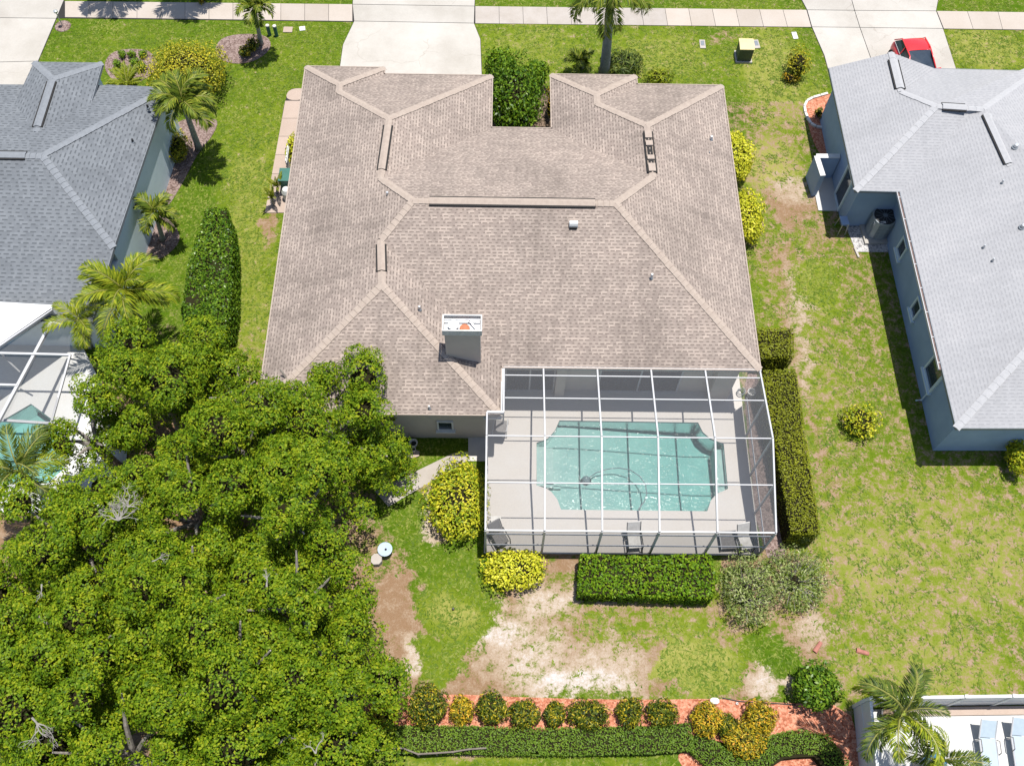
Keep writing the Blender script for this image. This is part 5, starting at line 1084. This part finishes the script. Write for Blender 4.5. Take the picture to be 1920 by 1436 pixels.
for s in (-1, 1):
    MB().add([(-.68, s * .60, 1.36), (.52, s * .60, 1.40), (1.25, s * .78, .98), (-1.0, s * .78, .98)], [(0, 1, 2, 3)]).build('side_window', M['glass'], car, True)
    MB().tube([(-1.1, s * .76, .98), (-.72, s * .60, 1.38), (.0, s * .625, 1.45), (.56, s * .60, 1.42), (1.45, s * .76, .97)], .035, 6).build('pillar', M['red'], car, True, True)
    MB().tube([(-1.0, s * .79, .985), (1.3, s * .795, .985)], .012, 5).build('trim', M['alu'], car, True)
    MB().tube([(-.1, s * .62, 1.42), (-.05, s * .79, .98)], .03, 5).build('pillar', M['red'], car, True)
    MB().box((1.2, s * .93, 1.0), (.18, .2, .13), .1).build('wing_mirror', M['red'], car, True)
    for x in (-.65, 1.9):
        wh = MB().tube([(x, s * .70, .32), (x, s * .90, .32)], .32, 18).build('wheel', M['rubber'], car, True); MB().tube([(x, s * .895, .32), (x, s * .91, .32)], .2, 14).build('rim', M['galv'], wh, True)
    MB().box((2.55, s * .6, .62), (.2, .26, .12)).build('headlight', M['alu'], car, True)
# ------------------------------------------------------------------ street furniture and small things
p_ = at(1394, 118, 0); ub = thing('utility_box', 'dark green utility box with faded yellow lid on the front lawn', 'utility box', p_, .0)
MB().box((0, .35, .04), (.86, .86, .12)).build('pad', M['conc'], ub, True); MB().box((0, .35, .5), (.72, .70, .82)).build('cabinet', M['green_box'], ub, True)
MB().add([(-.38, -.02, .91), (.38, -.02, .91), (.38, .42, .97), (-.38, .42, .97), (.38, .74, .95), (-.38, .74, .95), (-.38, -.02, .86), (.38, -.02, .86), (.38, .74, .86), (-.38, .74, .86)], [(0, 1, 2, 3), (3, 2, 4, 5), (6, 7, 1, 0), (7, 8, 4, 2, 1), (8, 9, 5, 4), (9, 6, 0, 3, 5)]).build('lid', M['tan_lid'], ub, True)
def cover(px, py, w_, d_, mat, label, rz=0., name='ground_cover', inner=None):
    q_ = at(px, py, 0); t = thing(name, label, 'utility cover', q_, rz)
    MB().box((0, 0, .02), (w_, d_, .05)).build('frame', M[mat], t, True)
    if inner: MB().box((0, .05, .048), (w_ * .62, d_ * .55, .012)).build('lid', M[inner], t, True)
cover(1317, 84, .30, .62, 'walkc2', 'grey concrete meter cover on the lawn left of the utility box', 0, inner='acgrey'); cover(1418, 84, .30, .62, 'walkc2', 'grey concrete meter cover right of the utility box', .1, inner='acgrey')
cover(1490, 68, .26, .5, 'white', 'small white cover on the lawn near the right driveway', .1); cover(540, 57, .48, .40, 'pathc', 'pinkish square cover on the lawn by the sidewalk', 0); cover(567, 55, .30, .30, 'white', 'small white cover right of the pinkish one', .2)
for px, py, lab in ((506, 67, 'dark green cable pedestal with white cap nearer the palm'), (519, 68, 'dark green cable pedestal with white cap farther from the palm')):
    q_ = at(px, py, 0); t = thing('cable_pedestal', lab, 'utility post', q_, 0, 'cable pedestals on the left lawn')
    MB().lathe((0, 0, 0), [(.10, 0), (.10, .62), (.09, .64)], 10).build('post', M['greenbin'], t, True); MB().lathe((0, 0, .64), [(.105, 0), (.10, .05), (.04, .09)], 10).build('cap', M['stone'], t, True)
q_ = at(118, 50, 0); t = thing('path_light', 'thin grey path light on a mulch ring beside the left driveway', 'lamp', q_)
MB().tube([(0, 0, 0), (0, 0, .9)], .028, 8).build('post', M['galv'], t, True); MB().lathe((0, 0, .88), [(.05, 0), (.10, .05), (.11, .14), (.03, .2)], 10).build('lamp_head', M['galv'], t, True)
struct(MB().lathe((q_.x, q_.y, -.02), [(.44, 0), (.40, .06), (.05, .08)], 16).build('mulch_bed', M['mulch']))
# side yard things under the left eave
q_ = at(543, 354, 0); t = thing('wheeled_bin', 'dark green bin beside the side path under the left eave', 'bin', (q_.x, q_.y, .03))
MB().add([(-.25, -.3, 0), (.25, -.3, 0), (.25, .3, 0), (-.25, .3, 0), (-.3, -.36, .95), (.3, -.36, .95), (.3, .36, .95), (-.3, .36, .95)], [(3, 2, 1, 0), (0, 1, 5, 4), (1, 2, 6, 5), (2, 3, 7, 6), (3, 0, 4, 7)]).build('body', M['greenbin'], t, True)
MB().box((0, 0, .98), (.64, .78, .06)).build('lid', M['greenbin'], t, True)
for s in (-1, 1): MB().tube([(s * .22, .36, .1), (s * .28, .36, .1)], .1, 10).build('wheel', M['black'], t, True)
q_ = at(541, 373, 0); t = thing('pool_pump', 'grey pump with a white tank beside the green bin', 'pump', (q_.x, q_.y, .03))
MB().lathe((0, 0, 0), [(.22, 0), (.24, .5), (.16, .7), (.05, .75)], 14).build('tank', M['white'], t, True); MB().tube([(-.1, .25, .25), (-.1, .65, .25)], .13, 12).build('motor', M['acgrey'], t, True)
q_ = at(546, 318, 0); t = thing('screen_fence', 'short white fence screen beside the side path', 'fence', (q_.x, q_.y, .03))
for i in range(5): MB().box((0, -.4 + i * .2, .6), (.04, .16, 1.1)).build('board', M['white'], t, True)
MB().box((.03, 0, 1.0), (.03, 1.0, .08)).build('rail', M['white'], t, True)
# ornaments by the rear wall
q_ = at(768, 852, 0); tag(MB().prism(smoothpoly([Vector((q_.x + x, q_.y + y, 0)) for x, y in ((-.42, -.16), (.4, -.2), (.42, .2), (-.4, .22))], 1), 0, .1).build('stone_slab', M['pathc']), 'pinkish stone slab on the grass under the rear window', 'stone slab')
for px, py, z, r_, h, lab in ((776, 836, 0, .17, .34, 'white bowl planter nearest the rear wall'), (776, 846, .1, .09, .24, 'small white ornament in the middle of the pinkish slab'), (758, 850, .1, .11, .30, 'white pot on the left end of the pinkish slab'), (761, 858, 0, .10, .2, 'small white pot at the near edge of the pinkish slab')):
    q_ = at(px, py, z); t = thing('garden_pot', lab, 'garden pot', (q_.x, q_.y, z), 0, 'white garden pots by the rear wall')
    MB().lathe((0, 0, 0), [(r_ * .6, 0), (r_, h * .8), (r_ * 1.1, h), (r_ * .85, h), (r_ * .7, h * .75)], 12).build('pot', M['stone'], t, True); MB().lathe((0, 0, h * .74), [(r_ * .78, 0), (r_ * .3, .02)], 10).build('soil', M['dark'], t, True)
q_ = at(722, 1030, .35); t = thing('round_basin', 'round pale blue basin with a dark hole on the shaded soil at the tree edge', 'basin', (q_.x, q_.y, 0))
MB().lathe((0, 0, 0), [(.16, 0), (.13, .22), (.27, .36), (.29, .40), (.25, .405), (.05, .385)], 20).build('bowl', M['bluestone'], t, True); MB().lathe((.03, -.01, .39), [(.045, 0), (.045, .022)], 12).build('drain_hole', M['dark'], t, True)
q_ = at(707, 1052, 0); tag(MB().prism(smoothpoly([Vector((q_.x + x, q_.y + y, 0)) for x, y in ((-.2, -.22), (.22, -.2), (.2, .24), (-.2, .2))], 1), 0, .3).build('stone_block', M['walkc2']), 'grey stone block beside the pale blue basin', 'stone block')
for px, py, rz, lab in ((1533, 1213, .9, 'curved reddish clay tile on the dry soil near the round dark bush'), (1617, 1222, -.3, 'curved reddish clay tile lying on the grass above the shaggy palm')):
    q_ = at(px, py, 0); c_, s_ = math.cos(rz), math.sin(rz); mb = MB(); k = []
    for i in range(7):
        a_ = math.pi * i / 6
        for x, f in ((-.24, 1.0), (.24, .8)): yy = .10 * f * math.cos(a_); k.append((q_.x + x * c_ - yy * s_, q_.y + x * s_ + yy * c_, .10 * f * math.sin(a_)))
    k += [(x, y, z - .015) for x, y, z in k]
    mb.add(k, [(2 * i, 2 * i + 1, 2 * i + 3, 2 * i + 2) for i in range(6)] + [(14 + 2 * i, 16 + 2 * i, 17 + 2 * i, 15 + 2 * i) for i in range(6)] + [(2 * i, 2 * i + 2, 16 + 2 * i, 14 + 2 * i) for i in range(6)])
    tag(mb.build('clay_tile', M['terracotta']), lab, 'clay tile', 'clay tiles lying on the ground')
q_ = at(1339, 1314, 0); tag(MB().prism(smoothpoly([Vector((q_.x + x, q_.y + y, 0)) for x, y in ((-.17, -.1), (.16, -.12), (.18, .1), (-.15, .12))], 1), 0, .1).build('stone', M['stone']), 'pale stone at the back edge of the red mulch bed', 'stone')
q_ = at(1381, 1319, 0); t = thing('sprinkler', 'small white sprinkler head behind the orange croton cluster', 'sprinkler', q_); MB().lathe((0, 0, 0), [(.05, 0), (.05, .1), (.03, .12)], 10).build('head', M['white'], t, True); MB().lathe((0, 0, .12), [(.02, 0), (.02, .02)], 8).build('nozzle', M['black'], t, True)
tag(MB().tube([at(1355, 1308, .04), at(1385, 1314, .06), at(1420, 1317, .05), at(1455, 1318, .05), at(1492, 1321, .04)], .022, 6).build('edging_strip', M['black']), 'thin black edging strip along the back of the red mulch bed', 'edging')
q_ = at(850, 1142, 0); t = thing('sprinkler', 'small dark sprinkler in the middle of the bright green lawn patch', 'sprinkler', q_); MB().lathe((0, 0, 0), [(.05, 0), (.05, .12), (.03, .14)], 10).build('head', M['black'], t, True)
# wooden fence at the bottom
wf = thing('wooden_fence', 'low weathered wooden rail fence along the bottom of the low hedge', 'fence', at(780, 1412, 0)); wpx = [(640, 1409), (668, 1411), (703, 1411), (738, 1407), (757, 1406), (786, 1417), (820, 1415), (850, 1413), (880, 1408), (912, 1406)]
wpt = [at(x, y, .0) for x, y in wpx]
for p_ in wpt[:-1]: MB().beam((p_.x, p_.y, 0), (p_.x, p_.y, .58), .07, .07).build('post', M['wood'], wf)
for a_, b_ in zip(wpt[:-1], wpt[1:]):
    MB().beam(a_ + Vector((0, 0, .60)), b_ + Vector((0, 0, .60)), .055, .045).build('rail', M['wood'], wf); MB().beam(a_ + Vector((0, .01, .28)), b_ + Vector((0, .01, .28)), .03, .09).build('rail', M['wood'], wf)
# white fence and terrace at the bottom right
vf = thing('white_fence', 'white panel fence round the terrace in the bottom right corner', 'fence', at(1700, 1330, 0)); zf = 1.8
corner, e1, e2 = at(1632, 1308, zf), at(1990, 1303, zf), at(1650, 1480, zf)
for a_, b_, n in ((corner, e1, 4), (corner, e2, 2)):
    for i in range(n):
        p0, p1 = a_.lerp(b_, i / n), a_.lerp(b_, (i + 1) / n); d = (p1 - p0).normalized()
        q0_, q1_ = p0 + d * .07, p1 - d * .07; Z_ = lambda v, z: Vector((v.x, v.y, z))
        MB().beam(Z_(q0_, zf / 2 - .02), Z_(q1_, zf / 2 - .02), .05, zf - .10).build('panel', M['white'], vf); MB().beam(Z_(q0_, zf - .02), Z_(q1_, zf - .02), .10, .06).build('rail', M['white'], vf); MB().beam(Z_(q0_, zf * .5), Z_(q1_, zf * .5), .075, .08).build('rail', M['white'], vf)
        if i or b_ is e1: MB().beam(Z_(p0, 0), Z_(p0, zf + .08), .12, .12).build('post', M['walltop'], vf)
struct(MB().prism(pxpoly([(1612, 1330), (2000, 1326), (2000, 1520), (1618, 1520)]), -.05, .04).build('terrace', M['whitedeck']))
struct(MB().prism(pxpoly([(1700, 1327), (2000, 1323), (2000, 1339), (1700, 1343)]), -.05, .16).build('coping', M['pathc']))
def lounger(px, py, lab):
    q_ = at(px, py, .04); t = thing('sun_lounger', lab, 'sun lounger', (q_.x, q_.y, .04), -.08, 'pale blue loungers on the white terrace')
    MB().box((0, -.75, .36), (.52, 1.5, .03)).build('seat_sling', M['bluefab'], t, True)
    MB().add([(-.26, .02, .37), (.26, .02, .37), (.26, .56, .72), (-.26, .56, .72), (-.26, .03, .34), (.26, .03, .34), (.26, .57, .69), (-.26, .57, .69)], [(0, 1, 2, 3), (7, 6, 5, 4), (0, 4, 5, 1), (1, 5, 6, 2), (2, 6, 7, 3), (3, 7, 4, 0)]).build('backrest', M['bluefab'], t, True)
    for s in (-1, 1):
        MB().tube([(s * .29, -1.5, .36), (s * .29, 0, .36), (s * .29, .58, .73)], .03, 6).build('side_rail', M['alu'], t, True)
        for y in (-1.35, -.1): MB().tube([(s * .29, y, 0), (s * .29, y, .36)], .022, 6).build('leg', M['alu'], t, True)
        MB().tube([(s * .33, -.55, .36), (s * .33, -.5, .58), (s * .33, -.1, .58), (s * .33, -.05, .37)], .02, 6).build('arm_rest', M['wicker'], t, True)
lounger(1843, 1386, 'pale blue sling lounger on the white terrace nearer the shaggy palm'); lounger(1902, 1382, 'pale blue sling lounger cut by the right edge on the white terrace')
q_ = at(1750, 1432, .9); pu = thing('garden_umbrella', 'folded blue and white garden umbrella by the lower palm', 'umbrella', (q_.x, q_.y, .04)); MB().lathe((0, 0, .8), [(.02, .95), (.28, .55), (.42, .2), (.36, .18), (.05, .5)], 9).build('canopy', plain('blue_canvas', (.05, .20, .36), None, 3, .8), pu, True); MB().tube([(0, 0, 0), (0, 0, 1.75)], .025, 8).build('pole', M['alu'], pu, True)
q_ = at(1640, 1325, .04); t = thing('black_pot', 'round black pot inside the white fence corner', 'pot', (q_.x + .35, q_.y - .3, .04)); MB().lathe((0, 0, 0), [(.18, 0), (.27, .36), (.29, .40), (.24, .40), (.2, .3)], 14).build('pot', M['black'], t, True); MB().lathe((0, 0, .3), [(.2, 0), (.02, .02)], 12).build('soil', M['litter'], t, True)
# ------------------------------------------------------------------ short grass over the lawns
n = 420000; g = np.random.default_rng(5); X = -27 + 55 * g.random(n); Y = 3 + 41 * g.random(n)
d_, s_, t_ = ground_masks(X, Y); keep = (d_ + (fbm(X, Y, 2.2) - .5) * 1.4 + (g.random(n) - .5) * .4) < .36
ex = [pxpoly(q_) for q_ in ([(-300, 34), (2200, 62), (2200, 27), (-300, -4)], [(637, 150), (904, 150), (902, 75), (889, 40), (894, -60), (664, -60), (664, 41), (643, 85)], [(1470, -60), (1513, 20), (1522, 52), (1560, 160), (1802, 160), (1768, 55), (1770, -60)], [(-60, -10), (124, -10), (108, 36), (8, 240), (-160, 240)], [(496, 402), (534, 190), (545, 165), (580, 165), (580, 402)], [(703, 921), (850, 850), (915, 820), (915, 865), (804, 906), (728, 950)], [(1519, 335), (1534, 400), (1600, 397), (1590, 330)], [(1576, 403), (1692, 403), (1697, 475), (1603, 475), (1592, 445)], [(1606, 1322), (2000, 1318), (2000, 1520), (1612, 1520)], [(-140, 630), (140, 610), (250, 820), (240, 970), (-140, 960)])]
ex += [[Vector((-.6, 11.85, 0)), Vector((10.55, 11.85, 0)), Vector((10.55, 19.3, 0)), Vector((-.6, 19.3, 0))], [Vector((a_, b_, 0)) for a_, b_ in wl]]
for o in [o for o in C.objects if o.name.startswith(('mulch_bed',))]:
    if len(o.data.vertices) > 20: k = len(o.data.vertices) // 2; ex.append([v.co for v in list(o.data.vertices)[k:]])
for po in ex: keep &= ~inpoly(X, Y, po)
X, Y = X[keep], Y[keep]; n = len(X); a_ = g.random(n) * 6.283; wd = .035 + .03 * g.random(n); ht = .012 + .022 * g.random(n); ln = .085 * g.normal(size=(n, 2))
V = np.zeros((n, 3, 3)); V[:, 0, 0] = X - np.cos(a_) * wd; V[:, 0, 1] = Y - np.sin(a_) * wd; V[:, 1, 0] = X + np.cos(a_) * wd; V[:, 1, 1] = Y + np.sin(a_) * wd; V[:, 2, 0] = X + ln[:, 0]; V[:, 2, 1] = Y + ln[:, 1]; V[:, 2, 2] = ht; V[:, :2, 2] = .002
me = bpy.data.meshes.new('grass'); me.vertices.add(n * 3); me.vertices.foreach_set('co', V.astype(np.float32).ravel()); fillmesh(me, np.arange(n * 3).reshape(n, 3)); me.materials.append(M['blade'])
go = bpy.data.objects.new('grass', me); C.objects.link(go); tag(go, 'short green grass over the lawns round the houses', 'grass'); go['kind'] = 'stuff'
